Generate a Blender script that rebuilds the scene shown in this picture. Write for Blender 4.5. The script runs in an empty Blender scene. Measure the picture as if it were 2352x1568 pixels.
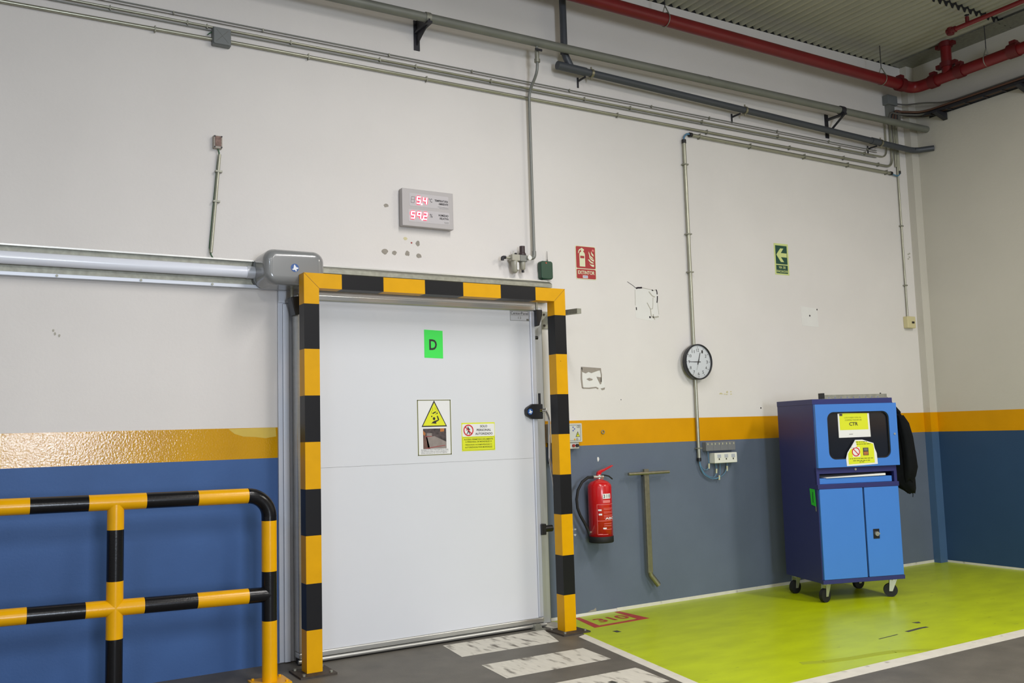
import bpy, bmesh, math, random
from mathutils import Vector, Matrix
random.seed(7)
SC = bpy.context.scene
COL = SC.collection
PI = math.pi

# ------------------------------------------------------------------ camera
def camera():
    yaw, pitch, roll = math.radians(31.10196), math.radians(5.47616), math.radians(-1.66611)
    F = Vector((math.sin(yaw)*math.cos(pitch), math.cos(yaw)*math.cos(pitch), math.sin(pitch)))
    r = Vector((math.cos(yaw), -math.sin(yaw), 0)); u = r.cross(F)
    c, s = math.cos(roll), math.sin(roll)
    r2 = c*r + s*u; u2 = -s*r + c*u
    M = Matrix(((r2.x, u2.x, -F.x, 0.0), (r2.y, u2.y, -F.y, -6.4), (r2.z, u2.z, -F.z, 1.5064), (0, 0, 0, 1)))
    cd = bpy.data.cameras.new('camera'); cd.sensor_width = 36; cd.lens = 36*2155.52/2352
    cd.clip_start = 0.05; cd.clip_end = 100
    o = bpy.data.objects.new('camera', cd); COL.objects.link(o); o.matrix_world = M
    SC.camera = o
camera()

# ------------------------------------------------------------------ world, lamps, exposure
W = bpy.data.worlds.new('world'); SC.world = W; W.use_nodes = True
W.node_tree.nodes['Background'].inputs[0].default_value = (0.02, 0.02, 0.022, 1)
def lamp(name, loc, sx, sy, power, col, rot=(0, 0, 0)):
    d = bpy.data.lights.new(name, 'AREA'); d.shape = 'RECTANGLE'; d.size = sx; d.size_y = sy
    d.energy = power; d.color = col
    o = bpy.data.objects.new(name, d); COL.objects.link(o); o.location = loc; o.rotation_euler = rot
WARM = (1.0, 0.95, 0.865)
COOL = (0.78, 0.87, 1.0)
NEUT = (1.0, 0.965, 0.945)
lamp('ceiling_lamp', (3.2, -3.6, 4.95), 0.25, 3.0, 115, NEUT)
lamp('ceiling_lamp', (7.2, -5.6, 4.95), 0.25, 3.0, 205, WARM)
for lx, col in ((-3.2, COOL), (0.4, NEUT), (4.2, NEUT)):
    lamp('ceiling_lamp', (lx, -9.3, 4.95), 0.25, 3.0, 190, col)
lamp('dock_daylight', (1.35, -13.85, 1.9), 1.6, 2.4, 430, COOL, (math.radians(90), 0, 0))
vs = SC.view_settings
vs.view_transform = 'Standard'; vs.look = 'None'; vs.gamma = 1.0; vs.use_curve_mapping = False
vs.exposure = 0.1

# ------------------------------------------------------------------ materials
def lin(c):
    return tuple((v/255/12.92 if v/255 <= 0.04045 else ((v/255+0.055)/1.055)**2.4) for v in c)
def mat(name, rgb, rough=0.5, metal=0.0, var=0.0, vscale=3.0, bump=0.0, bscale=60.0, emit=None, estr=0.0,
        wear=None, wscale=8.0, wthr=0.62, wsoft=0.04, stretch=None, coat=0.0, spec=0.5):
    m = bpy.data.materials.new(name); m.use_nodes = True
    nt = m.node_tree; N = nt.nodes; L = nt.links
    b = N['Principled BSDF']
    col = lin(rgb)
    b.inputs['Roughness'].default_value = rough; b.inputs['Metallic'].default_value = metal
    b.inputs['Specular IOR Level'].default_value = spec
    if coat: b.inputs['Coat Weight'].default_value = coat; b.inputs['Coat Roughness'].default_value = 0.08
    tc = N.new('ShaderNodeNewGeometry'); src = tc.outputs['Position']
    if stretch:
        mp = N.new('ShaderNodeMapping'); mp.inputs['Scale'].default_value = stretch
        L.new(src, mp.inputs['Vector']); src = mp.outputs['Vector']
    def rgbn(c):
        n = N.new('ShaderNodeRGB'); n.outputs[0].default_value = (*c, 1); return n.outputs[0]
    def mix(f, a, c):
        n = N.new('ShaderNodeMix'); n.data_type = 'RGBA'
        L.new(f, n.inputs['Factor']); L.new(a, n.inputs['A']); L.new(c, n.inputs['B']); return n.outputs['Result']
    def noise(sc, det=4):
        n = N.new('ShaderNodeTexNoise'); n.inputs['Scale'].default_value = sc; n.inputs['Detail'].default_value = det
        L.new(src, n.inputs['Vector']); return n.outputs['Fac']
    cur = rgbn(col)
    if var:
        lo = tuple(v*(1-var) for v in col); hi = tuple(min(1, v*(1+var)) for v in col)
        mr = N.new('ShaderNodeMapRange'); mr.inputs['From Min'].default_value = 0.3; mr.inputs['From Max'].default_value = 0.7
        L.new(noise(vscale, 6), mr.inputs['Value']); cur = mix(mr.outputs[0], rgbn(lo), rgbn(hi))
    if wear:
        mr = N.new('ShaderNodeMapRange'); mr.inputs['From Min'].default_value = wthr; mr.inputs['From Max'].default_value = wthr+wsoft
        L.new(noise(wscale, 8), mr.inputs['Value']); cur = mix(mr.outputs[0], cur, rgbn(lin(wear)))
    L.new(cur, b.inputs['Base Color'])
    if bump:
        bp = N.new('ShaderNodeBump'); bp.inputs['Strength'].default_value = bump; bp.inputs['Distance'].default_value = 0.01
        L.new(noise(bscale, 3), bp.inputs['Height']); L.new(bp.outputs[0], b.inputs['Normal'])
    if emit:
        b.inputs['Emission Color'].default_value = (*emit, 1); b.inputs['Emission Strength'].default_value = estr
    return m
M = {}
def D(k, *a, **kw): M[k] = mat(k, *a, **kw)
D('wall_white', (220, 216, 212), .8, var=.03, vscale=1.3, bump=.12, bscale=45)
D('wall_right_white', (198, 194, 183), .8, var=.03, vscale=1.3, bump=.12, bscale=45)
D('paint_yellow_left', (204, 150, 2), .11, var=.05, vscale=4, bump=.14, bscale=80)
D('paint_yellow', (212, 150, 0), .45, var=.05, vscale=4, bump=.1, bscale=55, spec=0.2)
D('paint_yellow_faded', (206, 176, 60), .4, var=.05, vscale=10)
D('paint_blue', (64, 96, 148), .5, var=.07, vscale=2.5, bump=.12, bscale=60, spec=0.2)
D('paint_pilaster', (70, 98, 132), .5, var=.05, vscale=2, bump=.1, spec=0.2)
D('paint_greyblue', (98, 108, 124), .5, var=.06, vscale=2.0, bump=.12, bscale=60, spec=0.2)
D('paint_darkblue', (48, 74, 106), .5, var=.05, vscale=2, bump=.1, spec=0.2)
D('asphalt', (94, 90, 82), .55, var=.16, vscale=5, bump=.2, bscale=120, wear=(70, 66, 60), wscale=2.2, wthr=.6, wsoft=.2)
D('green_floor', (180, 196, 0), .32, var=.1, vscale=3, bump=.04, bscale=60, wear=(132, 146, 16), wscale=9, wthr=.66, wsoft=.12, stretch=(1, 2.2, 1), spec=0.3)
D('white_line', (212, 208, 196), .55, var=.06, vscale=12, wear=(150, 146, 134), wscale=9, wthr=.62, wsoft=.1)
D('zebra_white', (206, 202, 190), .6, var=.06, vscale=8, wear=(104, 98, 88), wscale=5, wthr=.54, wsoft=.16, stretch=(4, 1, 1))
D('floor_red', (176, 58, 50), .5, var=.1, vscale=20, wear=(160, 120, 60), wscale=25, wthr=.66)
D('scuff', (158, 170, 6), .5)
D('floor_dirt', (64, 64, 58), .7)
D('deck_metal', (168, 166, 148), .5, .0, var=.06, vscale=2)
D('dark_gap', (26, 26, 28), .9)
D('door_white', (213, 215, 219), .35, var=.01, vscale=2)
D('alu', (190, 190, 186), .34, .75, var=.04, vscale=6, stretch=(1, 1, 8))
D('alu_pale', (196, 200, 208), .4, .35)
D('galv', (150, 150, 138), .5, .6, var=.15, vscale=30)
D('conduit_steel', (168, 168, 152), .35, .7, var=.08, vscale=10)
D('conduit_grey', (128, 130, 126), .45, .3)
D('pipe_grey', (122, 124, 116), .5, .25, var=.08, vscale=6)
D('pvc_dark', (66, 70, 76), .45, 0, var=.05)
D('black_steel', (44, 44, 50), .5, .2)
D('black_plastic', (24, 24, 27), .42)
D('rubber', (16, 16, 17), .7)
D('red_pipe', (118, 20, 26), .38, var=.08, vscale=5)
D('red_dark', (96, 14, 20), .5)
D('stripe_yellow', (218, 160, 0), .38, var=.04, vscale=10, wear=(90, 70, 20), wscale=22, wthr=.76, wsoft=.02, spec=0.2)
D('stripe_black', (28, 28, 30), .36, var=.05, spec=0.2)
D('rail_yellow', (230, 168, 0), .25, var=.04, vscale=10, wear=(70, 60, 30), wscale=16, wthr=.755, wsoft=.02, bump=.04, bscale=90, spec=0.35)
D('rail_black', (18, 18, 20), .22, bump=.05, bscale=90, spec=0.35)
D('rust_plate', (70, 62, 54), .7, .3, var=.25, vscale=25)
D('motor_grey', (128, 130, 130), .2, 0, var=.02, coat=.4)
D('tube_white', (232, 236, 246), .2, 0)
D('chrome', (225, 225, 225), .1, 1.0)
D('brass_steel', (150, 146, 126), .4, .8, var=.1, vscale=30)
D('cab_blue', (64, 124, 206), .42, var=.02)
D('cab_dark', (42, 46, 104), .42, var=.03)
D('screen_dark', (30, 33, 40), .12)
D('zinc', (196, 196, 186), .35, .75)
D('ext_red', (196, 20, 26), .25, var=.03, coat=.3)
D('ext_print', (222, 120, 118), .5)
D('sign_red', (164, 34, 38), .45)
D('sign_cream', (216, 220, 184), .5)
D('sign_green', (24, 72, 58), .45)
D('sign_lum', (206, 216, 140), .5)
D('paper_white', (226, 226, 224), .7)
D('paper_green', (62, 226, 84), .65)
D('paper_yellow', (216, 222, 32), .6)
D('warn_yellow', (222, 224, 28), .5)
D('ink', (34, 30, 32), .6)
D('ink_grey', (112, 112, 104), .6)
D('ink_olive', (104, 112, 10), .6)
D('olive', (110, 112, 64), .6)
D('sign_redring', (206, 42, 48), .5)
D('photo_dark', (70, 60, 60), .6, var=.6, vscale=45)
D('photo_floor', (140, 130, 124), .6, var=.15, vscale=25)
D('photo_orange', (176, 108, 50), .6, var=.2, vscale=50)
D('photo_red', (150, 60, 60), .6)
D('photo_brown', (104, 74, 64), .6, var=.3, vscale=50)
D('label_silver', (196, 200, 206), .4, .2)
D('bird_blue', (38, 84, 150), .35)
D('bird_white', (228, 232, 236), .4)
D('display_case', (176, 172, 172), .45, .15)
D('display_face', (190, 186, 188), .4)
D('led_core', (255, 120, 130), .5, emit=(1.0, .42, .48), estr=3.2)
D('led_glow_rim', (220, 20, 50), .5, emit=(1.0, .02, .08), estr=1.1)
D('led_off', (150, 140, 142), .5)
D('knob_dark', (58, 44, 46), .5)
D('seam_ochre', (150, 106, 8), .6)
D('green_box', (18, 64, 42), .4)
D('clock_face', (224, 228, 228), .4)
D('clock_rim', (30, 32, 38), .3)
D('beige', (206, 196, 150), .5)
D('box_grey', (112, 116, 116), .5)
D('box_dirty', (168, 160, 150), .7, var=.2, vscale=60)
D('box_rust', (132, 108, 100), .8, var=.3, vscale=60)
D('socket_white', (226, 226, 214), .45)
D('socket_grey', (118, 120, 122), .5)
D('wire_blue', (86, 128, 158), .5)
D('wire_green', (52, 92, 62), .5)
D('wire_black', (30, 30, 34), .5)
D('wire_grey', (92, 90, 84), .5)
D('wire_brown', (96, 66, 50), .6)
D('sleeve_pale', (196, 194, 160), .5)
D('plastic_clear', (164, 162, 148), .25)
D('plaster', (222, 221, 217), .85, var=.02, vscale=8)
D('plaster_grey', (150, 142, 132), .85, var=.06, vscale=20)
D('spot_grey', (150, 144, 134), .85, var=.08, vscale=30)
D('crack_dark', (44, 36, 42), .9)
D('crack_soft', (176, 172, 160), .9)
D('spot_yellow', (206, 198, 158), .85)
D('jacket_black', (15, 17, 19), .9, var=.2, vscale=12, bump=.3, bscale=25, spec=.15)
D('orange_tag', (236, 92, 62), .6)
D('lime_tag', (40, 190, 40), .5)
D('btn_red', (150, 40, 36), .4)
D('control_face', (196, 198, 190), .45)
D('blue_dots', (84, 96, 170), .5)

# clear cover for the clock: thin, mostly transparent, with a clear-coat reflection
def glass():
    m = bpy.data.materials.new('clear_cover'); m.use_nodes = True; nt = m.node_tree; N = nt.nodes; L = nt.links
    N.remove(N['Principled BSDF'])
    t = N.new('ShaderNodeBsdfTransparent'); g = N.new('ShaderNodeBsdfGlossy'); g.inputs['Roughness'].default_value = .03
    f = N.new('ShaderNodeFresnel'); f.inputs['IOR'].default_value = 1.5
    x = N.new('ShaderNodeMixShader'); L.new(f.outputs[0], x.inputs[0]); L.new(t.outputs[0], x.inputs[1]); L.new(g.outputs[0], x.inputs[2])
    L.new(x.outputs[0], N['Material Output'].inputs[0]); return m
M['glass'] = glass()

# ------------------------------------------------------------------ mesh builder
class MB:
    def __init__(s): s.v = []; s.f = []; s.m = []; s.sm = []
    def add(s, vs, fs, mi=0, smooth=False):
        o = len(s.v); s.v += [tuple(p) for p in vs]
        for f in fs: s.f.append(tuple(i+o for i in f)); s.m.append(mi); s.sm.append(smooth)
        return s
    def box(s, x0, x1, y0, y1, z0, z1, mi=0):
        x0, x1 = min(x0, x1), max(x0, x1); y0, y1 = min(y0, y1), max(y0, y1); z0, z1 = min(z0, z1), max(z0, z1)
        v = [(x0, y0, z0), (x1, y0, z0), (x1, y1, z0), (x0, y1, z0), (x0, y0, z1), (x1, y0, z1), (x1, y1, z1), (x0, y1, z1)]
        return s.add(v, [(0, 3, 2, 1), (4, 5, 6, 7), (0, 1, 5, 4), (1, 2, 6, 5), (2, 3, 7, 6), (3, 0, 4, 7)], mi)
    def ring(s, c, a, b, r, n):
        return [tuple(Vector(c) + Vector(a)*(r*math.cos(2*PI*i/n)) + Vector(b)*(r*math.sin(2*PI*i/n))) for i in range(n)]
    def frame(s, d):
        d = Vector(d).normalized(); h = Vector((0, 0, 1)) if abs(d.z) < .9 else Vector((1, 0, 0))
        a = d.cross(h).normalized(); return a, d.cross(a).normalized()
    def cyl(s, p0, p1, r, n=14, mi=0, r1=None, caps=True):
        p0 = Vector(p0); p1 = Vector(p1); a, b = s.frame(p1-p0); r1 = r if r1 is None else r1
        v = s.ring(p0, a, b, r, n) + s.ring(p1, a, b, r1, n)
        s.add(v, [(i, i+n, (i+1) % n+n, (i+1) % n) for i in range(n)], mi, True)
        if caps: s.add(v, [tuple(range(n)), tuple(range(2*n-1, n-1, -1))], mi)
        return s
    def tube(s, pts, r, n=10, mi=0, bend=0.0, bseg=6, radii=None):
        P = [Vector(p) for p in pts]
        if bend > 0:
            Q = [P[0]]
            for i in range(1, len(P)-1):
                a = (P[i-1]-P[i]); b = (P[i+1]-P[i]); k = min(bend, a.length*.49, b.length*.49)
                A = P[i]+a.normalized()*k; B = P[i]+b.normalized()*k
                for j in range(bseg+1):
                    t = j/bseg; Q.append(A*(1-t)**2 + P[i]*2*t*(1-t) + B*t*t)
            Q.append(P[-1]); P = Q
        T = []
        for i in range(len(P)):
            d = (P[min(i+1, len(P)-1)]-P[max(i-1, 0)]); T.append(d.normalized())
        a, b = s.frame(T[0]); vs = []
        for i, p in enumerate(P):
            a = (a - T[i]*a.dot(T[i])).normalized(); b = T[i].cross(a)
            vs += s.ring(p, a, b, (radii[i] if radii else r), n)
        fs = []
        for k in range(len(P)-1):
            fs += [(k*n+i, k*n+(i+1) % n, (k+1)*n+(i+1) % n, (k+1)*n+i) for i in range(n)]
        s.add(vs, fs, mi, True)
        s.add(vs, [tuple(range(n-1, -1, -1)), tuple(range((len(P)-1)*n, len(P)*n))], mi); return s
    def prism(s, poly, y0, y1, mi=0, plane='xz'):
        n = len(poly)
        ar = sum(poly[i][0]*poly[(i+1) % n][1]-poly[(i+1) % n][0]*poly[i][1] for i in range(n))
        if ar < 0: poly = poly[::-1]
        def P(p, h):
            return (p[0], h, p[1]) if plane == 'xz' else ((p[0], p[1], h) if plane == 'xy' else (h, p[0], p[1]))
        v = [P(p, y0) for p in poly] + [P(p, y1) for p in poly]
        fs = [tuple(range(n)), tuple(range(2*n-1, n-1, -1))] + [(i, i+n, (i+1) % n+n, (i+1) % n) for i in range(n)]
        return s.add(v, fs, mi)
    def lathe(s, prof, c, n=24, mi=0, axis='z'):
        vs = []
        for r, h in prof:
            for i in range(n):
                t = 2*PI*i/n; x, y = r*math.cos(t), r*math.sin(t)
                vs.append((c[0]+x, c[1]+y, c[2]+h) if axis == 'z' else ((c[0]+x, c[1]+h, c[2]+y) if axis == 'y' else (c[0]+h, c[1]+x, c[2]+y)))
        fs = []
        for k in range(len(prof)-1):
            fs += [(k*n+i, k*n+(i+1) % n, (k+1)*n+(i+1) % n, (k+1)*n+i) for i in range(n)]
        s.add(vs, fs, mi, True); return s
    def hoop(s, c, R, r, axis='y', n=28, k=8, mi=0):
        vs = []
        for i in range(n):
            t = 2*PI*i/n
            for j in range(k):
                q = 2*PI*j/k; a = (R+r*math.cos(q))*math.cos(t); b = (R+r*math.cos(q))*math.sin(t); h = r*math.sin(q)
                vs.append((c[0]+a, c[1]+h, c[2]+b) if axis == 'y' else ((c[0]+h, c[1]+a, c[2]+b) if axis == 'x' else (c[0]+a, c[1]+b, c[2]+h)))
        fs = [(i*k+j, i*k+(j+1) % k, ((i+1) % n)*k+(j+1) % k, ((i+1) % n)*k+j) for i in range(n) for j in range(k)]
        return s.add(vs, fs, mi, True)

def ngon(cx, cz, r, n=32, rz=None):
    rz = r if rz is None else rz
    return [(cx+r*math.cos(2*PI*i/n), cz+rz*math.sin(2*PI*i/n)) for i in range(n)]
def annulus(mb, cx, cz, r0, r1, y0, y1, n=36, mi=0):
    a = ngon(cx, cz, r0, n); b = ngon(cx, cz, r1, n)
    v = [(p[0], y0, p[1]) for p in a] + [(p[0], y0, p[1]) for p in b] + [(p[0], y1, p[1]) for p in a] + [(p[0], y1, p[1]) for p in b]
    fs = []
    for i in range(n):
        j = (i+1) % n
        fs += [(i, j, n+j, n+i), (2*n+i, 3*n+i, 3*n+j, 2*n+j), (n+i, n+j, 3*n+j, 3*n+i), (i, 2*n+i, 2*n+j, j)]
    return mb.add(v, fs, mi)

def obj(name, mb, mats, parent=None, bevel=0, bseg=2, local=False, kind=None, smooth_all=False):
    me = bpy.data.meshes.new(name)
    v = mb.v
    if parent is None:
        xs, ys, zs = zip(*v); o0 = Vector(((min(xs)+max(xs))/2, (min(ys)+max(ys))/2, min(zs)))
        v = [tuple(Vector(p)-o0) for p in v]
    elif not local:
        root = parent
        off = Vector((0, 0, 0))
        while root is not None: off += root.location; root = root.parent
        v = [tuple(Vector(p)-off) for p in v]
    me.from_pydata(v, [], mb.f)
    mats = mats if isinstance(mats, (list, tuple)) else [mats]
    for k in mats: me.materials.append(M[k])
    for p, mi, sm in zip(me.polygons, mb.m, mb.sm): p.material_index = mi; p.use_smooth = sm or smooth_all
    bm = bmesh.new(); bm.from_mesh(me); bmesh.ops.recalc_face_normals(bm, faces=bm.faces); bm.to_mesh(me); bm.free()
    o = bpy.data.objects.new(name, me); COL.objects.link(o)
    if parent is None: o.location = o0
    else: o.parent = parent
    if bevel:
        bv = o.modifiers.new('bevel', 'BEVEL'); bv.width = bevel; bv.segments = bseg; bv.limit_method = 'ANGLE'
        for p in me.polygons: p.use_smooth = True
        if hasattr(bv, 'harden_normals'): bv.harden_normals = True
    if kind: o['kind'] = kind
    return o
def thing(name, label, cat, loc, rotz=0, group=None):
    o = bpy.data.objects.new(name, None); COL.objects.link(o); o.empty_display_size = .05
    o.location = loc; o.rotation_euler = (0, 0, rotz); o['label'] = label; o['category'] = cat
    if group: o['group'] = group
    return o
def tag(o, label, cat, group=None):
    o['label'] = label; o['category'] = cat
    if group: o['group'] = group
    return o
def struct(name, mb=None, mats=None, label=None, loc=(0, 0, 0), **kw):
    if mb is None:
        o = bpy.data.objects.new(name, None); COL.objects.link(o); o.location = loc; o.empty_display_size = .05
    else: o = obj(name, mb, mats, **kw)
    o['kind'] = 'structure'
    if label: o['label'] = label
    return o

_tc = {}
def text_mesh(s, bold=False):
    if (s, bold) in _tc: return _tc[(s, bold)]
    cu = bpy.data.curves.new('lettering', 'FONT'); cu.body = s; cu.size = 1; cu.resolution_u = 3
    cu.align_x = 'CENTER'
    if bold: cu.offset = 0.022
    o = bpy.data.objects.new('lettering', cu); COL.objects.link(o)
    dg = bpy.context.evaluated_depsgraph_get(); dg.update()
    me = bpy.data.meshes.new_from_object(o.evaluated_get(dg))
    vs = [tuple(v.co) for v in me.vertices]; fs = [tuple(p.vertices) for p in me.polygons]
    bpy.data.objects.remove(o); bpy.data.curves.remove(cu); bpy.data.meshes.remove(me)
    _tc[(s, bold)] = (vs, fs); return vs, fs
def text_into(mb, s, a0, a1, b0, b1, fn, bold=False, mi=0):
    """fit the words into the rectangle a0..a1, b0..b1 and map (a, b) to a point with fn"""
    vs, fs = text_mesh(s, bold)
    xs = [v[0] for v in vs]; ys = [v[1] for v in vs]
    X0, X1, Y0, Y1 = min(xs), max(xs), min(ys), max(ys)
    pts = [fn(a0+(v[0]-X0)/(X1-X0)*(a1-a0), b0+(v[1]-Y0)/(Y1-Y0)*(b1-b0)) for v in vs]
    mb.add(pts, fs, mi); return mb
def wtext(mb, s, x0, x1, z0, z1, y, bold=False, mi=0):
    return text_into(mb, s, x0, x1, z0, z1, lambda a, b: (a, y, b), bold, mi)

# ================================================================== the setting
XR = 9.12          # right wall
CZ = 5.42          # ceiling deck
BT, BB = 1.582, 1.374   # yellow band top and bottom
floor = struct('floor', MB().box(-7, 14, -14.2, .3, -.2, 0), 'asphalt', 'grey worn concrete floor')
wall = struct('wall_back', MB().box(-7, 14, 0, .25, 0, 5.405), 'wall_white', 'white plaster wall with coloured lower bands')
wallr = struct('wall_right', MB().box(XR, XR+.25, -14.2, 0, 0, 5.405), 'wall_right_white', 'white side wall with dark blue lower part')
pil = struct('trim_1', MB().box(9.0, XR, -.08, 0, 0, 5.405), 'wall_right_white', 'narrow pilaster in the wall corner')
struct('wall_left', MB().box(-7, -6.75, -14.2, 0, 0, 5.405), 'wall_white', 'white side wall')
wf = MB().box(-6.75, .5, -14.2, -14, 0, 5.405).box(2.5, XR, -14.2, -14, 0, 5.405).box(.5, 2.5, -14.2, -14, 3.2, 5.405)
struct('wall_front', wf, 'wall_white', 'white wall with the loading door opening')
# painted bands
def band(name, mb, m, parent): return obj(name, mb, m, parent)
band('yellow_band', MB().box(-6.7, 1.955, -.0015, 0, BB, BT), 'paint_yellow_left', wall)
band('blue_paint', MB().box(-6.7, 1.955, -.001, 0, 0, BB), 'paint_blue', wall)
band('yellow_band', MB().box(4.11, 9.0, -.0015, 0, BB, BT), 'paint_yellow', wall)
band('grey_paint', MB().box(4.11, 9.0, -.001, 0, 0.025, BB), 'paint_greyblue', wall)
band('white_skirting_line', MB().box(4.8, 9.0, -.004, 0, 0, .028), 'white_line', wall)
band('yellow_band', MB().box(8.9985, XR, -.0815, 0, BB, BT), 'paint_yellow', pil)
band('blue_paint', MB().box(8.999, XR, -.081, 0, 0, BB), 'paint_pilaster', pil)
band('yellow_band', MB().box(XR-.0015, XR, -14, -.08, BB, BT), 'paint_yellow', wallr)
band('blue_paint', MB().box(XR-.001, XR, -14, -.08, .02, BB), 'paint_darkblue', wallr)
band('white_skirting_line', MB().box(XR-.003, XR, -14, -.08, 0, .022), 'white_line', wallr)
# faded newer touch-up at the band's end
band('paint_touch_up', MB().prism([(1.62, 1.578), (1.94, 1.581), (1.945, 1.52), (1.87, 1.51), (1.80, 1.52), (1.72, 1.525), (1.66, 1.545)], -.0021, -.0015), 'paint_yellow_faded', wall)

# floor paint
def flat(name, poly, m, h=.0012): return obj(name, MB().prism(poly, 0, h, plane='xy'), m, floor)
flat('green_zone', [(4.12, -.005), (9.115, -.005), (9.115, -2.4), (3.75, -2.4), (4.055, -.6), (4.10, -.5)], 'green_floor', .001)
flat('white_line', [(3.995, -.60), (4.08, -.56), (3.76, -2.5), (3.68, -2.5)], 'white_line', .002)
flat('white_line', [(3.70, -2.38), (9.11, -2.38), (9.11, -2.5), (3.68, -2.5)], 'white_line', .0021)
flat('zebra_stripe', [(3.075, -.225), (3.93, -.235), (3.80, -.63), (3.025, -.61)], 'zebra_white')
flat('zebra_stripe', [(3.02, -.89), (3.815, -.905), (3.785, -1.27), (2.985, -1.27)], 'zebra_white')
flat('zebra_stripe', [(2.98, -1.54), (3.775, -1.55), (3.73, -1.92), (2.94, -1.92)], 'zebra_white')
flat('zebra_stripe', [(2.93, -2.2), (3.73, -2.2), (3.70, -2.56), (2.90, -2.56)], 'zebra_white')
flat('corner_paint', [(4.0, -.14), (4.10, -.01), (4.16, -.03), (4.12, -.30), (4.03, -.36)], 'zebra_white')
ro = MB()
for p in ([(4.36, -.02), (4.405, -.02), (4.345, -.375), (4.27, -.42)], [(4.27, -.42), (4.345, -.375), (4.73, -.355), (4.82, -.40)], [(4.82, -.40), (4.73, -.355), (4.76, -.02), (4.81, -.02)]):
    ro.prism(p, 0, .002, plane='xy')
obj('red_outline', ro, 'floor_red', floor)
text = MB(); text_into(text, '310', 4.43, 4.73, -.29, -.15, lambda a, b: (a, b, .0022), True); obj('floor_number', text, 'floor_red', floor)
sc = MB()
def arc(mb, pts, w):
    for (a, b) in zip(pts[:-1], pts[1:]):
        a = Vector((*a, 0)); b = Vector((*b, 0)); n = (b-a).cross(Vector((0, 0, 1))).normalized()*w/2
        mb.prism([tuple((a-n).xy), tuple((b-n).xy), tuple((b+n).xy), tuple((a+n).xy)], 0, .0016, plane='xy')
arc(sc, [(4.65, -2.1), (4.8, -2.165), (5.0, -2.205), (5.2, -2.225), (5.35, -2.25), (5.5, -2.32), (5.65, -2.42)], .065)
obj('tyre_mark', sc, 'scuff', floor)
sc = MB(); arc(sc, [(5.58, -1.96), (5.75, -1.95), (5.8, -1.945)], .012); arc(sc, [(5.92, -1.93), (6.1, -1.915), (6.17, -1.92)], .03)
obj('scuff_mark', sc, 'floor_dirt', floor)
flat('floor_chip', [(6.21, -1.76), (6.28, -1.77), (6.25, -1.81), (6.22, -1.80)], 'floor_dirt', .002)
flat('floor_chip', [(4.30, -.60), (4.345, -.60), (4.34, -.66), (4.30, -.655)], 'floor_dirt', .002)
flat('floor_chip', [(3.42, -1.72), (3.46, -1.71), (3.47, -1.76), (3.43, -1.765)], 'floor_dirt', .002)

# ceiling: corrugated deck, ribs run towards the wall
def deck(y0, y1, z, x0=-7.0, x1=XR):
    mb = MB(); per = .095; k = int((x1-x0)/per); prof = []
    for i in range(k+1):
        x = x0+i*per
        for dx, dz in ((0, 0), (.025, 0), (.050, .045), (.070, .045)):
            if x+dx <= x1: prof.append((x+dx, z+dz))
    n = len(prof); v = [(x, y0, h) for x, h in prof]+[(x, y1, h) for x, h in prof]
    mb.add(v, [(i, i+1, n+i+1, n+i) for i in range(n-1)]); mb.prof = prof; return mb
dk = deck(-1.24, .02, CZ-.012)
ceil = struct('ceiling', dk, 'deck_metal', 'corrugated metal roof deck')
obj('deck_sheet', deck(-14.3, -1.20, CZ+.028), 'deck_metal', ceil)
n = len(dk.prof)
obj('overlap_gap_shade', MB().add([(x, -1.242, z-.012) for x, z in dk.prof]+[(x, -1.242, z+.042) for x, z in dk.prof], [(i, i+1, n+i+1, n+i) for i in range(n-1)]), 'dark_gap', ceil)  # dark serrated strip paints the shaded gap between the two sheets
obj('rib_gap_shade', MB().box(-7, XR, .004, .018, 5.40, 5.47), 'dark_gap', ceil)  # added dark sheet, stands in for the shade in the openings under the ribs
obj('roof_slab', MB().box(-7.1, 14, -14.4, .4, CZ+.12, CZ+.3), 'dark_gap', ceil)
obj('flashing_strip', MB().box(XR-.30, XR, -14, -.02, CZ-.020, CZ-.014), 'galv', ceil)

# wall wear: repair patches, paint spots and cracks (marks with shapes of their own)
def blob(cx, cz, rx, rz, n=12, j=.22):
    return [(cx+rx*(1+random.uniform(-j, j))*math.cos(2*PI*i/n), cz+rz*(1+random.uniform(-j, j))*math.sin(2*PI*i/n)) for i in range(n)]
def patch(name, poly, m, y=-.0012): return obj(name, MB().prism(poly, y, 0), m, wall)
SP = [(2.79, 3.224, .021, .014), (3.047, 2.955, .018, .022), (2.775, 2.872, .024, .02), (2.85, 2.868, .02, .016), (2.958, 2.872, .018, .021), (3.052, 2.86, .024, .02)]
for x, zz, rx, rz in SP: patch('paint_spot', blob(x, zz, rx, rz), 'spot_grey')
patch('paint_spot', blob(2.945, 2.985, .018, .012, 10), 'spot_yellow'); patch('paint_spot', blob(2.995, 2.955, .007, .007, 8, .1), 'btn_red')
patch('repair_patch', [(7.20, 2.655), (7.43, 2.64), (7.44, 2.455), (7.205, 2.462)], 'plaster')
patch('repair_patch', [(5.125, 2.725), (5.38, 2.72), (5.395, 2.47), (5.30, 2.44), (5.13, 2.46)], 'plaster', -.001)
patch('repair_patch', [(4.53, 2.025), (4.73, 2.02), (4.765, 1.85), (4.54, 1.84)], 'plaster', -.001)
def stroke(mb, pts, w, y=-.0024):
    for (a, b) in zip(pts[:-1], pts[1:]):
        a = Vector((a[0], 0, a[1])); b = Vector((b[0], 0, b[1])); n = (b-a).cross(Vector((0, 1, 0))).normalized()*w/2
        mb.prism([((a-n).x, (a-n).z), ((b-n).x, (b-n).z), ((b+n).x, (b+n).z), ((a+n).x, (a+n).z)], y, 0)
c = MB()
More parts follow.
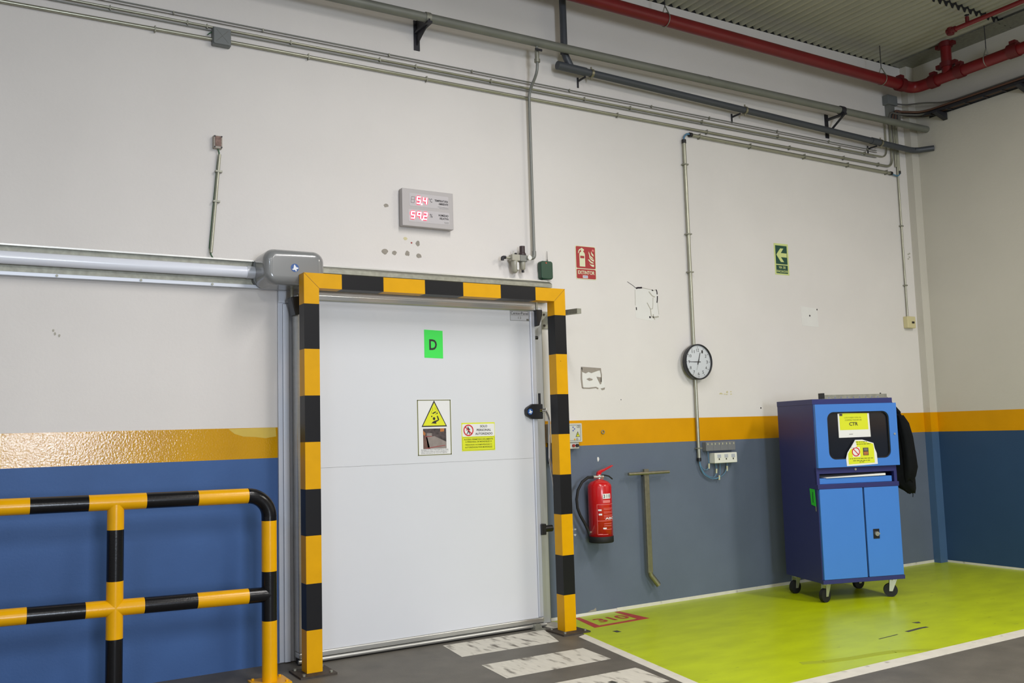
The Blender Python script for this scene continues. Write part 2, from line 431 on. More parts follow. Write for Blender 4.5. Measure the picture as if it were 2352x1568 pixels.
stroke(c, [(5.143, 2.722), (5.165, 2.728), (5.19, 2.729), (5.21, 2.732)], .014); stroke(c, [(5.05, 2.775), (5.11, 2.745), (5.143, 2.722)], .003)
stroke(c, [(5.318, 2.716), (5.335, 2.712)], .01); stroke(c, [(5.368, 2.722), (5.377, 2.705), (5.378, 2.68)], .011); stroke(c, [(5.38, 2.665), (5.377, 2.63), (5.372, 2.605)], .011)
stroke(c, [(5.137, 2.555), (5.138, 2.53)], .01); stroke(c, [(5.278, 2.472), (5.295, 2.474)], .016); obj('crack', c, 'crack_dark', wall)
c = MB()
stroke(c, [(5.21, 2.731), (5.27, 2.724), (5.32, 2.718)], .004); stroke(c, [(5.335, 2.712), (5.368, 2.722)], .005); stroke(c, [(5.285, 2.70), (5.32, 2.665), (5.35, 2.655)], .009)
stroke(c, [(5.26, 2.60), (5.285, 2.56), (5.295, 2.545), (5.30, 2.49), (5.31, 2.475)], .008); stroke(c, [(5.33, 2.65), (5.325, 2.58), (5.32, 2.55), (5.295, 2.545)], .005)
stroke(c, [(5.31, 2.475), (5.35, 2.475), (5.385, 2.482)], .014); stroke(c, [(5.325, 2.50), (5.322, 2.475), (5.34, 2.455)], .010); stroke(c, [(5.13, 2.71), (5.128, 2.57)], .003); stroke(c, [(5.378, 2.605), (5.388, 2.50)], .003)
obj('crack', c, 'crack_soft', wall)
c = MB()
stroke(c, [(4.53, 2.02), (4.525, 1.93), (4.533, 1.85)], .014); stroke(c, [(4.533, 1.85), (4.60, 1.848), (4.67, 1.855), (4.695, 1.845)], .011)
c.prism([(4.525, 2.028), (4.73, 2.018), (4.732, 2.00), (4.70, 1.996), (4.66, 1.985), (4.63, 1.975), (4.60, 1.985), (4.57, 1.972), (4.535, 1.985)], -.0024, 0)
stroke(c, [(4.725, 2.0), (4.732, 1.96), (4.728, 1.90)], .012); c.prism([(4.68, 1.945), (4.73, 1.94), (4.728, 1.885), (4.715, 1.88)], -.0024, 0)
c.prism([(4.575, 1.925), (4.605, 1.935), (4.64, 1.925), (4.635, 1.915), (4.605, 1.91)], -.0024, 0); c.prism([(4.72, 1.845), (4.765, 1.855), (4.76, 1.838), (4.735, 1.832)], -.0024, 0)
obj('bare_plaster_frame', c, 'plaster_grey', wall)
c = MB()
for x, zz in ((8.93, 3.30), (8.945, 3.27), (8.925, 3.25), (8.95, 3.31)): c.prism(blob(x, zz, .014, .008, 8), -.002, 0)
obj('plaster_chip', c, 'crack_soft', wall)
c = MB()
for x, zz, r in ((7.43, 2.63, .008), (7.32, 2.565, .009), (6.58, 1.66, .007), (6.86, 1.665, .008), (4.93, 1.75, .004)): c.prism(blob(x, zz, r, r, 8), -.0025, 0)
obj('drill_hole', c, 'crack_dark', wall)
c = MB()
for x, zz in ((.56, 2.19), (.585, 2.18), (.55, 2.21)): c.prism(blob(x, zz, .007, .009, 8), -.002, 0)
obj('scuff_spot', c, 'crack_soft', wall)
c = MB()
for i in range(9): c.prism(blob(6.12+random.uniform(-.07, .09), 1.80+random.uniform(-.012, .016), .012, .005, 8), -.002, 0)
obj('glue_residue', c, 'spot_yellow', wall)
patch('paint_chip', blob(4.665, 1.258, .010, .02, 9), 'plaster', -.002)
patch('paint_chip', [(4.50, .028), (4.54, .04), (4.565, .042), (4.585, .055), (4.59, .028)], 'spot_grey', -.0045)
c = MB()
for i, (x, w) in enumerate(((4.32, .02), (4.36, .03), (4.40, .02))): c.box(x, x+w, -.002, 0, .693, .706)
c.prism(blob(4.405, .655, .012, .009, 8), -.002, 0); obj('paint_residue', c, 'label_silver', wall)
o = MB(); o.prism([(4.69, 1.505), (4.75, 1.508), (4.71, 1.44)], -.003, 0); obj('anchor_plate', o, 'paint_yellow', wall)
o = MB(); o.hoop((4.722, -.008, 1.48), .014, .004); obj('anchor_ring', o, 'galv', wall)

# ------------------------------------------------------------------ the sliding door
DY = -.145   # front face of the door leaf
door = struct('door_1', label='white insulated sliding door with aluminium edges', loc=(3.0, DY, 0))
obj('upper_panel', MB().box(2.09, 3.94, DY, DY+.09, 1.296, 2.455), 'door_white', door)
obj('lower_panel', MB().box(2.09, 3.94, DY, DY+.09, .075, 1.2945), 'door_white', door)
obj('panel_core', MB().box(2.06, 3.96, DY+.004, DY+.088, .06, 2.47), 'ink_grey', door)
obj('top_profile', MB().box(2.045, 3.988, DY-.012, DY+.095, 2.452, 2.498), 'alu', door, bevel=.012, bseg=3)
obj('bottom_profile', MB().box(2.045, 3.988, DY-.012, DY+.095, .036, .078), 'alu', door, bevel=.012, bseg=3)
obj('left_profile', MB().box(2.045, 2.092, DY-.012, DY+.095, .076, 2.454), 'alu', door, bevel=.010, bseg=3)
obj('right_profile', MB().box(3.938, 3.988, DY-.012, DY+.095, .076, 2.454), 'alu_pale', door, bevel=.012, bseg=3)
obj('bottom_seal', MB().cyl((2.04, DY-.012, .022), (4.0, DY-.012, .022), .014), 'alu', door)
obj('rubber_skirt', MB().box(2.05, 3.985, DY, DY+.07, .002, .036), 'rubber', door)
for x0, s in ((1.995, 1), (3.99, -1)):
    p = [(x0, 2.465), (x0+.068, 2.475), (x0+.066, 2.35), (x0+.03, 2.342)] if s > 0 else [(x0-.012, 2.462), (x0+.048, 2.462), (x0+.046, 2.42), (x0+.018, 2.335), (x0-.012, 2.328)]
    h = obj('door_hanger', MB().prism(p, DY-.045, DY+.05), 'black_plastic', door, bevel=.006)
    obj('hanger_bolt', MB().cyl((x0+.02, DY, 2.45), (x0+.02, DY, 2.54), .011), 'galv', h)
obj('rubber_stop', MB().cyl((3.988, DY+.03, 2.245), (4.03, DY+.03, 2.245), .014), 'black_plastic', door)
lp = [(3.865, 1.675), (3.865, 1.64), (3.875, 1.625), (3.92, 1.60), (4.02, 1.598), (4.02, 1.716), (3.925, 1.716), (3.878, 1.69)]
lk = obj('lock_case', MB().prism(lp, DY-.035, DY), 'black_plastic', door, bevel=.006)
obj('lock_emblem', MB().prism(ngon(3.90, 1.657, .024), DY-.0362, DY-.034), 'bird_blue', lk)
BIRD = [(-.1, .8), (.12, .55), (.3, .2), (.85, .05), (.8, -.2), (.35, -.35), (.45, -.75), (.2, -.85), (.05, -.5), (-.45, -.55), (-.75, -.35), (-.4, -.25), (-.3, .1), (-.25, .5)]
obj('emblem_bird', MB().prism([(3.90+.022*a, 1.657+.022*b) for a, b in BIRD], DY-.037, DY-.036), 'bird_white', lk)
obj('release_rod', MB().box(3.99, 4.004, DY-.03, DY-.015, 1.71, 1.80), 'black_plastic', lk)
ly = DY-.03
hd = obj('handle_lever', MB().tube([(3.99, ly, 1.665), (4.045, ly-.01, 1.668), (4.072, ly-.012, 1.60), (4.062, ly-.012, 1.28), (4.09, ly-.012, 1.11), (4.10, ly-.012, .965)], .011, n=12, bend=.03), 'chrome', door)
obj('pivot_collar', MB().cyl((4.02, ly, 1.664), (4.04, ly-.02, 1.664), .021, n=18), 'chrome', hd)
ct = obj('catch', MB().box(3.975, 4.02, DY-.03, DY+.03, .70, .785), 'black_plastic', door, bevel=.005)
obj('catch_roller', MB().cyl((4.01, DY-.005, .745), (4.085, DY-.005, .745), .026, n=18), 'black_plastic', ct)
# door jambs on the wall
t = struct('trim_2', label='pale metal door jamb beside the blue wall', loc=(2.02, 0, 0))
obj('jamb_plate', MB().box(1.955, 2.10, -.02, 0, .005, 2.54), 'alu_pale', t, bevel=.003)
obj('jamb_ridge', MB().box(1.985, 2.03, -.038, -.02, .005, 2.44), 'alu_pale', t, bevel=.006)
obj('jamb_head', MB().box(1.957, 2.10, -.03, -.02, 2.445, 2.54), 'alu_pale', t, bevel=.002)
obj('jamb_screw', MB().cyl((2.045, -.02, .36), (2.045, -.026, .36), .012), 'alu_pale', t)
t = struct('trim_3', label='pale metal door jamb beside the grey wall', loc=(4.08, 0, 0))
obj('jamb_plate', MB().box(4.0, 4.115, -.05, 0, .005, 2.50), 'alu_pale', t, bevel=.004)
obj('jamb_edge', MB().box(4.112, 4.12, -.045, 0, .005, 2.50), 'conduit_grey', t)
obj('strike_slot', MB().box(4.118, 4.126, -.03, -.02, 1.66, 1.71), 'ink', t)
t = thing('floor_guide', 'small steel roller guide on the floor under the door corner', 'guide', (3.90, -.19, 0))
obj('guide_plate', MB().box(3.86, 3.95, -.23, -.16, 0, .006), 'galv', t)
obj('guide_roller', MB().prism([(3.87, .005), (3.935, .005), (3.93, .03), (3.92, .04), (3.885, .04), (3.875, .03)], -.2, -.17), 'galv', t)

# overhead track and motor
tr = thing('door_track', 'long white and aluminium sliding door track on the wall', 'track', (1.0, 0, 2.53))
obj('back_plate', MB().box(-2, 4.19, -.045, 0, 2.55, 2.715), 'galv', tr)
obj('top_lip', MB().box(-2, 4.17, -.075, 0, 2.712, 2.722), 'alu', tr)
obj('top_cover', MB().prism([(-.045, 2.66), (-.11, 2.66), (-.11, 2.69), (-.07, 2.712), (-.045, 2.712)], 2.17, 4.19, plane='yz'), 'galv', tr)
obj('track_tube', MB().cyl((-2, -.085, 2.635), (1.86, -.085, 2.635), .04, n=24), 'tube_white', tr)
obj('tube_cap', MB().cyl((1.72, -.085, 2.635), (1.80, -.085, 2.635), .043, n=24), 'label_silver', tr)
obj('lower_flange', MB().box(-2, 2.1, -.055, 0, 2.533, 2.557), 'alu_pale', tr, bevel=.002)
for x in (.56, 1.05, 1.5): obj('flange_bolt', MB().cyl((x, -.055, 2.545), (x, -.062, 2.545), .008, n=8), 'galv', tr)
mo = thing('motor_housing', 'rounded glossy grey motor housing with round bird emblem above the door', 'motor housing', (1.96, 0, 2.53))
def rr(x0, x1, z0, z1, r, n=6):
    P = []
    for cx, cz, a0 in ((x1-r, z1-r, 0), (x0+r, z1-r, 90), (x0+r, z0+r, 180), (x1-r, z0+r, 270)):
        for i in range(n+1):
            a = math.radians(a0+90*i/n); P.append((cx+r*math.cos(a), cz+r*math.sin(a)))
    return P
mh = MB().prism(rr(1.772, 2.19, 2.526, 2.766, .075, 8), -.337, -.035)
hs = obj('housing_shell', mh, 'motor_grey', mo, bevel=.055, bseg=7)
obj('rear_flange', MB().prism(rr(1.765, 2.10, 2.555, 2.72, .03), -.10, -.03), 'box_grey', mo)
obj('emblem_disc', MB().prism(ngon(1.975, 2.64, .028), -.338, -.333), 'bird_blue', mo)
obj('emblem_bird', MB().prism([(1.975+.028*a, 2.64+.028*b) for a, b in BIRD], -.3395, -.3375), 'bird_white', mo)
tag(obj('signal_cable', MB().tube([(2.19, -.06, 2.70), (2.25, -.05, 2.712), (2.33, -.05, 2.70), (2.36, -.05, 2.69)], .004, n=6), 'wire_green'), 'short green cable leaving the grey motor housing', 'cable')

# ------------------------------------------------------------------ striped goalpost frame
PY0, PY1 = -.44, -.34
po = thing('protective_portal', 'yellow and black striped square steel portal in front of the door', 'barrier', (3.04, -.39, 0))
ZS = [2.388, 2.087, 1.780, 1.476, 1.171, .873, .569, .277]
def striped_post(x0, x1):
    mb = MB(); zz = [2.495] + ZS + [.012]; m = 0
    for i in range(len(zz)-1): mb.box(x0, x1, PY0, PY1, zz[i+1], zz[i], i % 2)
    return mb
for x0, x1 in ((2.002, 2.106), (3.985, 4.087)):
    p = obj('post', striped_post(x0, x1), ['stripe_yellow', 'stripe_black'], po)
    cx = (x0+x1)/2
    b = obj('base_plate', MB().box(cx-.12, cx+.12, PY0-.085, PY1+.055, 0, .012), 'rust_plate', po)
    for dx in (-.09, .09):
        for dy in (-.09, .09): obj('bolt', MB().cyl((cx+dx, -.405+dy, .012), (cx+dx, -.405+dy, .024), .011, n=6), 'galv', b)
cr = MB(); xs = [2.106, 2.266, 2.57, 2.887, 3.195, 3.51, 3.817, 3.985]
for i in range(7): cr.box(xs[i], xs[i+1], PY0, PY1, 2.495, 2.595, i % 2)
obj('crossbar', cr, ['stripe_yellow', 'stripe_black'], po)
for x0, x1, s in ((2.002, 2.106, 1), (3.985, 4.087, -1)):
    obj('mitred_corner', MB().box(x0, x1, PY0, PY1, 2.495, 2.595), 'stripe_yellow', po)
    a, b = ((x0, 2.595), (x1, 2.495)) if s > 0 else ((x1, 2.595), (x0, 2.495))
    w = MB(); stroke(w, [a, b], .003, PY0-.0008)
    w2 = MB(); w2.v = [(p[0], (p[1] if p[1] < -.1 else PY0), p[2]) for p in w.v]; w2.f, w2.m, w2.sm = w.f, w.m, w.sm
    obj('weld_seam', w2, 'seam_ochre', po)

# ------------------------------------------------------------------ tubular hand rail
RY, RR = -.45, .047
hr = thing('guard_rail', 'yellow and black tubular guard rail in front of the blue wall', 'guard rail', (1.0, RY, 0))
def zt(x): return 1.172-(x-.25)*.0135
def zm(x): return .575-(x-.25)*.026
def striped_x(xs, zf, first):
    mb = MB()
    for i in range(len(xs)-1): mb.cyl((xs[i], RY, zf(xs[i])), (xs[i+1], RY, zf(xs[i+1])), RR, n=24, mi=(i+first) % 2, caps=False)
    return mb
obj('top_rail', striped_x([-1.1, -.8, -.5, -.2, .1, .408, .71, 1.023, 1.321, 1.625], zt, 0), ['rail_yellow', 'rail_black'], hr)
el = MB(); R = .135; zc = zt(1.625)
el.tube([(1.625+R*math.sin(a), RY, zc-R+R*math.cos(a)) for a in [PI/2*i/10 for i in range(11)]], RR, n=24); obj('elbow', el, 'rail_black', hr)
XE = 1.76
def striped_z(x, zz, first=0):
    mb = MB()
    for i in range(len(zz)-1): mb.cyl((x, RY, zz[i+1]), (x, RY, zz[i]), RR, n=24, mi=(i+first) % 2, caps=False)
    return mb
obj('end_post', striped_z(XE, [zc-R+.002, .992, .679, .377, .008], 1), ['rail_yellow', 'rail_black'], hr)
obj('post', striped_z(.857, [1.15, 1.005, .712, .386, .09, .008]), ['rail_yellow', 'rail_black'], hr)
obj('post', striped_z(-.05, [1.16, 1.005, .712, .386, .09, .008]), ['rail_yellow', 'rail_black'], hr)
obj('middle_rail', striped_x([-1.1, -.8, -.5, -.2, .1, .402, .70, 1.016, 1.318, 1.625, XE], zm, 0), ['rail_yellow', 'rail_black'], hr)
for x in (XE, .857, -.05):
    b = obj('base_plate', MB().box(x-.11, x+.11, RY-.10, RY+.10, 0, .01), 'rail_yellow', hr)
    for dx in (-.085, .085):
        for dy in (-.075, .075): obj('bolt', MB().cyl((x+dx, RY+dy, .01), (x+dx, RY+dy, .02), .010, n=6), 'rail_yellow', b)

# ================================================================== pipes and conduits
GY = -.20
gp = thing('compressed_air_pipe', 'thick grey pipe on brackets running along the upper wall', 'pipe', (5.5, GY, 4.6))
obj('pipe_run', MB().cyl((-1.2, GY, 4.668), (9.119, GY, 4.664), .036, n=20), 'pipe_grey', gp)
obj('coupling', MB().cyl((5.92, GY, 4.666), (5.96, GY, 4.666), .0375, n=20), 'pipe_grey', gp)
b = thing('pipe_bracket', 'dark triangular plate bracket holding the grey pipe, above the wall display', 'bracket', (3.07, 0, 4.48), 0, 'pipe brackets')
obj('wall_plate', MB().box(3.045, 3.095, -.008, 0, 4.48, 4.72), 'black_steel', b)
obj('gusset', MB().prism([(-.008, 4.72), (-.20, 4.70), (-.24, 4.64), (-.22, 4.615), (-.10, 4.565), (-.008, 4.52)], 3.066, 3.074, plane='yz'), 'black_steel', b)
obj('arm', MB().box(3.05, 3.09, -.245, -.008, 4.61, 4.628), 'black_steel', b)
obj('pipe_clamp', MB().cyl((3.05, GY, 4.667), (3.09, GY, 4.667), .041, n=20), 'galv', b)
b = thing('pipe_bracket', 'dark open triangular strut bracket holding the grey pipe near the corner', 'bracket', (7.74, 0, 4.43), 0, 'pipe brackets')
obj('wall_plate', MB().box(7.715, 7.765, -.008, 0, 4.43, 4.68), 'black_steel', b)
obj('arm', MB().box(7.72, 7.76, -.25, -.008, 4.612, 4.628), 'black_steel', b)
obj('strut', MB().tube([(7.74, -.008, 4.47), (7.74, -.235, 4.615)], .014, n=4), 'black_steel', b)
obj('pipe_clamp', MB().cyl((7.71, GY, 4.665), (7.77, GY, 4.665), .043, n=20), 'black_steel', b)

DYP = -.12
dp = thing('drain_pipe', 'dark grey plastic drain pipe coming from the roof along the wall', 'pipe', (6.0, DYP, 4.4))
def zd(x): return 4.545-(x-4.4)*.0255
obj('down_pipe', MB().tube([(4.385, DYP, 5.40), (4.385, DYP, 4.66), (4.45, DYP, zd(4.5)+.01)], .03, n=16, bend=.05), 'pvc_dark', dp)
obj('horizontal_run', MB().tube([(4.33, DYP, zd(4.33)), (8.93, DYP, zd(8.93)), (9.0, DYP-.03, zd(9)), (9.118, DYP-.15, zd(9.1)+.01)], .031, n=16, bend=.04), 'pvc_dark', dp)
obj('branch_fitting', MB().cyl((4.31, DYP, zd(4.31)), (4.60, DYP, zd(4.60)), .036, n=18), 'pvc_dark', dp)
obj('socket', MB().cyl((4.385, DYP, 4.66), (4.385, DYP, 4.72), .034, n=18), 'pvc_dark', dp)
obj('socket', MB().cyl((8.28, DYP, zd(8.28)), (8.40, DYP, zd(8.4)), .036, n=18), 'pvc_dark', dp)
for x in (4.66, 6.46, 8.43):
    c = obj('clamp', MB().cyl((x-.012, DYP, zd(x)), (x+.012, DYP, zd(x)), .037, n=18), 'brass_steel', dp)
    obj('clamp_screw', MB().cyl((x, DYP, zd(x)-.055), (x, DYP, zd(x)+.055), .007, n=8), 'brass_steel', c)
    obj('wall_bracket', MB().box(x-.07, x-.055, -.008, 0, zd(x)-.10, zd(x)-.01).box(x-.068, x-.058, DYP, 0, zd(x)-.05, zd(x)-.035), 'black_steel', dp)

# thin conduits: path, radius, clips
def conduit(name, label, pts, r, m, bend, clips, y=-.02, clipm='galv'):
    xs = [p[0] for p in pts]; zs = [p[2] for p in pts]
    t = thing(name, label, 'conduit', ((min(xs)+max(xs))/2, y, min(zs)))
    obj('tube', MB().tube(pts, r, n=12, bend=bend), m, t)
    for cx, cz, d in clips:
        if d == 'h': c = MB().box(cx-.004, cx+.004, y-r-.002, 0, cz-r-.008, cz+r+.008)
        else: c = MB().box(cx-r-.012, cx+r+.012, y-r-.003, 0, cz-.006, cz+.006)
        obj('clip', c, clipm, t)
    return t
Z1, Z2, Z3, Z4 = 4.262, 4.362, 4.408, 4.192
conduit('steel_conduit', 'lowest long steel conduit ending at the grey junction box', [(-1.5, -.02, Z1-.022), (1.505, -.02, Z1-.004)], .0125, 'conduit_steel', 0, [(1.13, Z1-.008, 'h')])
conduit('steel_conduit', 'long steel conduit from the junction box to the corner bend', [(1.62, -.02, Z1), (8.52, -.02, Z1-.02), (8.74, -.02, Z1-.02), (8.74, -.02, 4.80)], .0125, 'conduit_steel', .14, [(x, Z1-.003*(x-1.6), 'h') for x in (2.19, 3.14, 5.0, 6.05, 7.15, 7.95, 8.5)])
conduit('steel_conduit', 'thin steel conduit just above the junction box line', [(-1.5, -.02, Z2-.015), (8.45, -.02, Z2-.025), (8.655, -.02, Z2-.025), (8.655, -.02, 4.80)], .008, 'conduit_steel', .10, [(x, Z2-.02, 'h') for x in (.85, 1.34, 1.47, 2.06, 2.75, 3.05, 3.72, 4.65, 5.15, 6.0, 7.0, 7.9, 8.3)])
conduit('steel_conduit', 'very thin lower wire conduit beside the junction box conduit', [(-1.5, -.016, Z2-.038), (8.48, -.016, Z2-.046)], .0045, 'conduit_grey', 0, [])
conduit('wire_run', 'uppermost thin cable clipped along the wall', [(-1.5, -.014, Z3), (8.5, -.014, Z3-.014)], .004, 'conduit_grey', 0, [(x, Z3-.012, 'h') for x in (1.25, 1.86, 2.83, 3.55, 4.5, 5.4, 6.1, 7.0, 7.75, 8.35)], y=-.014)
conduit('wire_run', 'second thin cable just under the uppermost one', [(-1.5, -.014, Z3-.02), (8.5, -.014, Z3-.034)], .003, 'wire_grey', 0, [], y=-.014)
conduit('steel_conduit', 'short steel conduit below the others feeding the clock drop', [(5.84, -.025, Z4), (8.70, -.025, Z4-.024)], .016, 'conduit_steel', 0, [(x, Z4-.008*(x-5.8), 'h') for x in (5.95, 6.6, 7.35, 8.0, 8.62)], y=-.025)
conduit('steel_conduit', 'vertical steel conduit running down behind the round clock', [(5.757, -.025, 1.205), (5.757, -.025, 4.13)], .016, 'conduit_steel', 0, [(5.757, z, 'v') for z in (1.31, 2.9, 3.25, 3.9)], y=-.025)
t = thing('conduit_joint', 'blue cable with black end caps joining two conduits above the clock', 'cable joint', (5.78, -.025, 4.12))
obj('blue_cable', MB().tube([(5.757, -.025, 4.12), (5.757, -.025, 4.16), (5.80, -.025, 4.20), (5.85, -.025, 4.19)], .009, n=8, bend=.03), 'wire_blue', t)
obj('end_cap', MB().cyl((5.757, -.025, 4.10), (5.757, -.025, 4.135), .02), 'black_plastic', t)
obj('end_cap', MB().cyl((5.825, -.025, 4.192), (5.855, -.025, 4.192), .021), 'black_plastic', t)
conduit('steel_conduit', 'vertical conduit pair in the corner, inner one', [(8.795, -.02, 4.25), (8.795, -.02, 4.80)], .010, 'conduit_steel', 0, [])
conduit('steel_conduit', 'vertical conduit nearest the pilaster with black end cap', [(8.845, -.02, 4.19), (8.845, -.02, 4.80)], .013, 'conduit_steel', 0, [])
t = thing('conduit_joint', 'blue cable loop joining conduits in the wall corner', 'cable joint', (8.78, -.025, 4.13))
obj('blue_cable', MB().tube([(8.69, -.025, 4.168), (8.74, -.025, 4.158), (8.80, -.025, 4.15), (8.84, -.025, 4.17), (8.845, -.025, 4.20)], .008, n=8), 'wire_blue', t)
obj('end_cap', MB().cyl((8.68, -.025, 4.168), (8.71, -.025, 4.168), .02), 'black_plastic', t)
obj('end_cap', MB().cyl((8.845, -.02, 4.18), (8.845, -.02, 4.21), .018), 'black_plastic', t)
conduit('steel_conduit', 'thin vertical conduit dropping to the small beige box', [(8.82, -.018, 2.60), (8.825, -.018, 4.80)], .010, 'conduit_steel', 0, [(8.82, 2.95, 'v'), (8.822, 3.6, 'v')], y=-.018)
t = thing('beige_wall_box', 'small beige wall box at the end of a vertical conduit', 'switch box', (8.85, 0, 2.48))
obj('box_body', MB().box(8.765, 8.90, -.055, 0, 2.485, 2.61), 'beige', t, bevel=.006)
obj('toggle', MB().box(8.835, 8.87, -.062, -.055, 2.535, 2.555), 'ink', t)

t = thing('junction_box', 'square grey junction box on the upper left wall', 'junction box', (1.56, 0, 4.21))
obj('box_body', MB().box(1.502, 1.628, -.05, 0, 4.215, 4.34), 'box_grey', t, bevel=.008)
obj('lid', MB().prism(rr(1.506, 1.624, 4.219, 4.336, .012), -.062, -.05), 'box_grey', t, bevel=.004)
for q, w in (((1.525, 4.235), (1.605, 4.32)), ((1.525, 4.32), (1.605, 4.235))):
    x = MB(); x.tube([(q[0], -.0625, q[1]), (w[0], -.0625, w[1])], .0015, n=4); obj('lid_cross', x, 'conduit_grey', t)
tag(obj('signal_cable', MB().tube([(1.505, -.02, 4.31), (1.49, -.02, 4.30), (1.475, -.02, 4.285)], .004, n=6), 'wire_green'), 'tiny green cable stub entering the grey junction box', 'cable')

t = thing('sensor_box', 'small weathered sensor box high on the left wall', 'sensor box', (1.54, 0, 3.48))
obj('box_body', MB().box(1.512, 1.572, -.035, 0, 3.488, 3.578), 'box_dirty', t, bevel=.005)
obj('stained_lid', MB().box(1.522, 1.564, -.039, -.034, 3.503, 3.572), 'box_rust', t, bevel=.003)
for x in (1.52, 1.566):
    for z in (3.496, 3.571): obj('screw', MB().cyl((x, -.036, z), (x, -.041, z), .005, n=8), 'black_steel', t)
t = conduit('steel_conduit', 'short slanted steel conduit under the weathered sensor box', [(1.556, -.02, 3.45), (1.50, -.02, 2.765)], .0105, 'conduit_steel', 0, [(1.535, 3.12, 'v'), (1.55, 3.33, 'v')])
tag(obj('signal_cable', MB().tube([(1.545, -.02, 3.49), (1.553, -.02, 3.46), (1.545, -.010, 3.40), (1.492, -.010, 2.80), (1.50, -.02, 2.75), (1.52, -.02, 2.715), (1.54, -.02, 2.70)], .005, n=6), 'wire_green'), 'dark green cable from the sensor box down to the door track', 'cable')

# air drop pipe, regulator, green box
t = thing('air_drop_pipe', 'slim vertical air pipe with valve dropping from the grey pipe', 'pipe', (4.06, -.05, 2.9))
obj('tube', MB().tube([(4.058, GY, 4.63), (4.058, GY, 4.42), (4.062, -.055, 4.29), (4.062, -.055, 2.905), (3.99, -.06, 2.895)], .012, n=12, bend=.06), 'conduit_grey', t)
v = obj('valve_body', MB().cyl((4.058, GY, 4.50), (4.058, GY, 4.60), .018).cyl((4.058, GY, 4.495), (4.058, GY, 4.525), .024, n=6), 'galv', t)
obj('valve_handle', MB().box(4.02, 4.085, GY-.04, GY-.03, 4.58, 4.597), 'black_steel', v)
obj('elbow_sleeve', MB().tube([(4.062, -.055, 2.96), (4.062, -.055, 2.905), (3.99, -.06, 2.897)], .0165, n=12, bend=.05), 'conduit_grey', t)
t = thing('air_regulator', 'pale filter and regulator unit with gauge above the door', 'air regulator', (3.90, 0, 2.76))
fy = -.065
obj('filter_body', MB().box(3.83, 3.905, fy-.03, fy+.03, 2.862, 2.915), 'plastic_clear', t, bevel=.006)
obj('filter_bowl', MB().lathe([(.0, -.105), (.014, -.10), (.026, -.085), (.03, 0)], (3.867, fy, 2.868), 16), 'plastic_clear', t)
obj('bowl_window', MB().box(3.872, 3.888, fy-.033, fy-.025, 2.79, 2.85), 'paper_white', t)
obj('filter_knob', MB().cyl((3.88, fy, 2.915), (3.88, fy, 2.93), .012), 'black_plastic', t)
obj('filter_stem', MB().cyl((3.862, fy, 2.915), (3.862, fy, 2.945), .006), 'zinc', t)
obj('inlet_stub', MB().cyl((3.835, fy, 2.888), (3.765, fy, 2.888), .0085), 'zinc', t)
obj('inlet_elbow', MB().tube([(3.785, fy, 2.888), (3.755, fy, 2.888), (3.755, fy, 2.862)], .013, n=10, bend=.012), 'black_steel', t)
obj('regulator_body', MB().box(3.905, 3.972, fy-.03, fy+.03, 2.86, 2.915), 'conduit_grey', t, bevel=.006)
obj('regulator_bowl', MB().lathe([(.0, -.075), (.012, -.07), (.021, -.06), (.023, 0)], (3.943, fy, 2.866), 16), 'plastic_clear', t)
obj('drain_nut', MB().cyl((3.943, fy, 2.776), (3.943, fy, 2.793), .011), 'black_plastic', t)
obj('regulator_bonnet', MB().lathe([(.03, 0), (.03, .01), (.022, .025), (.02, .03)], (3.943, fy, 2.915), 16), 'knob_dark', t)
obj('regulator_knob', MB().cyl((3.943, fy, 2.94), (3.943, fy, 2.99), .022, n=18), 'knob_dark', t)
g = obj('pressure_gauge', MB().cyl((3.985, fy-.025, 2.893), (3.985, fy-.045, 2.893), .02, n=20), 'zinc', t)
obj('gauge_face', MB().prism(ngon(3.985, 2.893, .017, 20), fy-.0465, fy-.045), 'paper_white', g)
t = thing('radio_box', 'rounded dark green plastic box with thin antenna above the door', 'radio box', (4.18, 0, 2.73))
obj('box_body', MB().prism(rr(4.118, 4.232, 2.735, 2.885, .02), -.07, -.012), 'green_box', t, bevel=.008)
obj('mount_plate', MB().box(4.125, 4.215, -.014, 0, 2.728, 2.80), 'paper_white', t)
obj('antenna', MB().cyl((4.205, -.03, 2.885), (4.205, -.03, 2.975), .003, n=6, r1=.0015).cyl((4.205, -.03, 2.88), (4.205, -.03, 2.905), .005, n=8), 'wire_grey', t)
obj('indicator', MB().cyl((4.165, -.07, 2.868), (4.165, -.073, 2.868), .005, n=10), 'orange_tag', t)
tag(obj('signal_cable', MB().tube([(4.15, -.03, 2.74), (4.148, -.03, 2.72), (4.135, -.03, 2.705)], .005, n=6), 'wire_green'), 'pale green cable from the green radio box to the track', 'cable')
t = thing('wall_bracket_arm', 'galvanised bracket arm jutting from the wall beside the portal', 'bracket', (4.17, 0, 2.33))
obj('wall_plate', MB().box(4.135, 4.215, -.012, 0, 2.335, 2.475), 'galv', t)
obj('arm', MB().prism([(0, 2.435), (-.40, 2.415), (-.40, 2.455), (0, 2.475)], 4.225, 4.265, plane='yz'), 'galv', t)
obj('brace', MB().prism([(0, 2.36), (-.12, 2.425), (-.12, 2.435), (0, 2.435)], 4.24, 4.25, plane='yz'), 'galv', t)
for z in (2.36, 2.45): obj('bolt', MB().cyl((4.165, -.012, z), (4.165, -.02, z), .009, n=6), 'rust_plate', t)

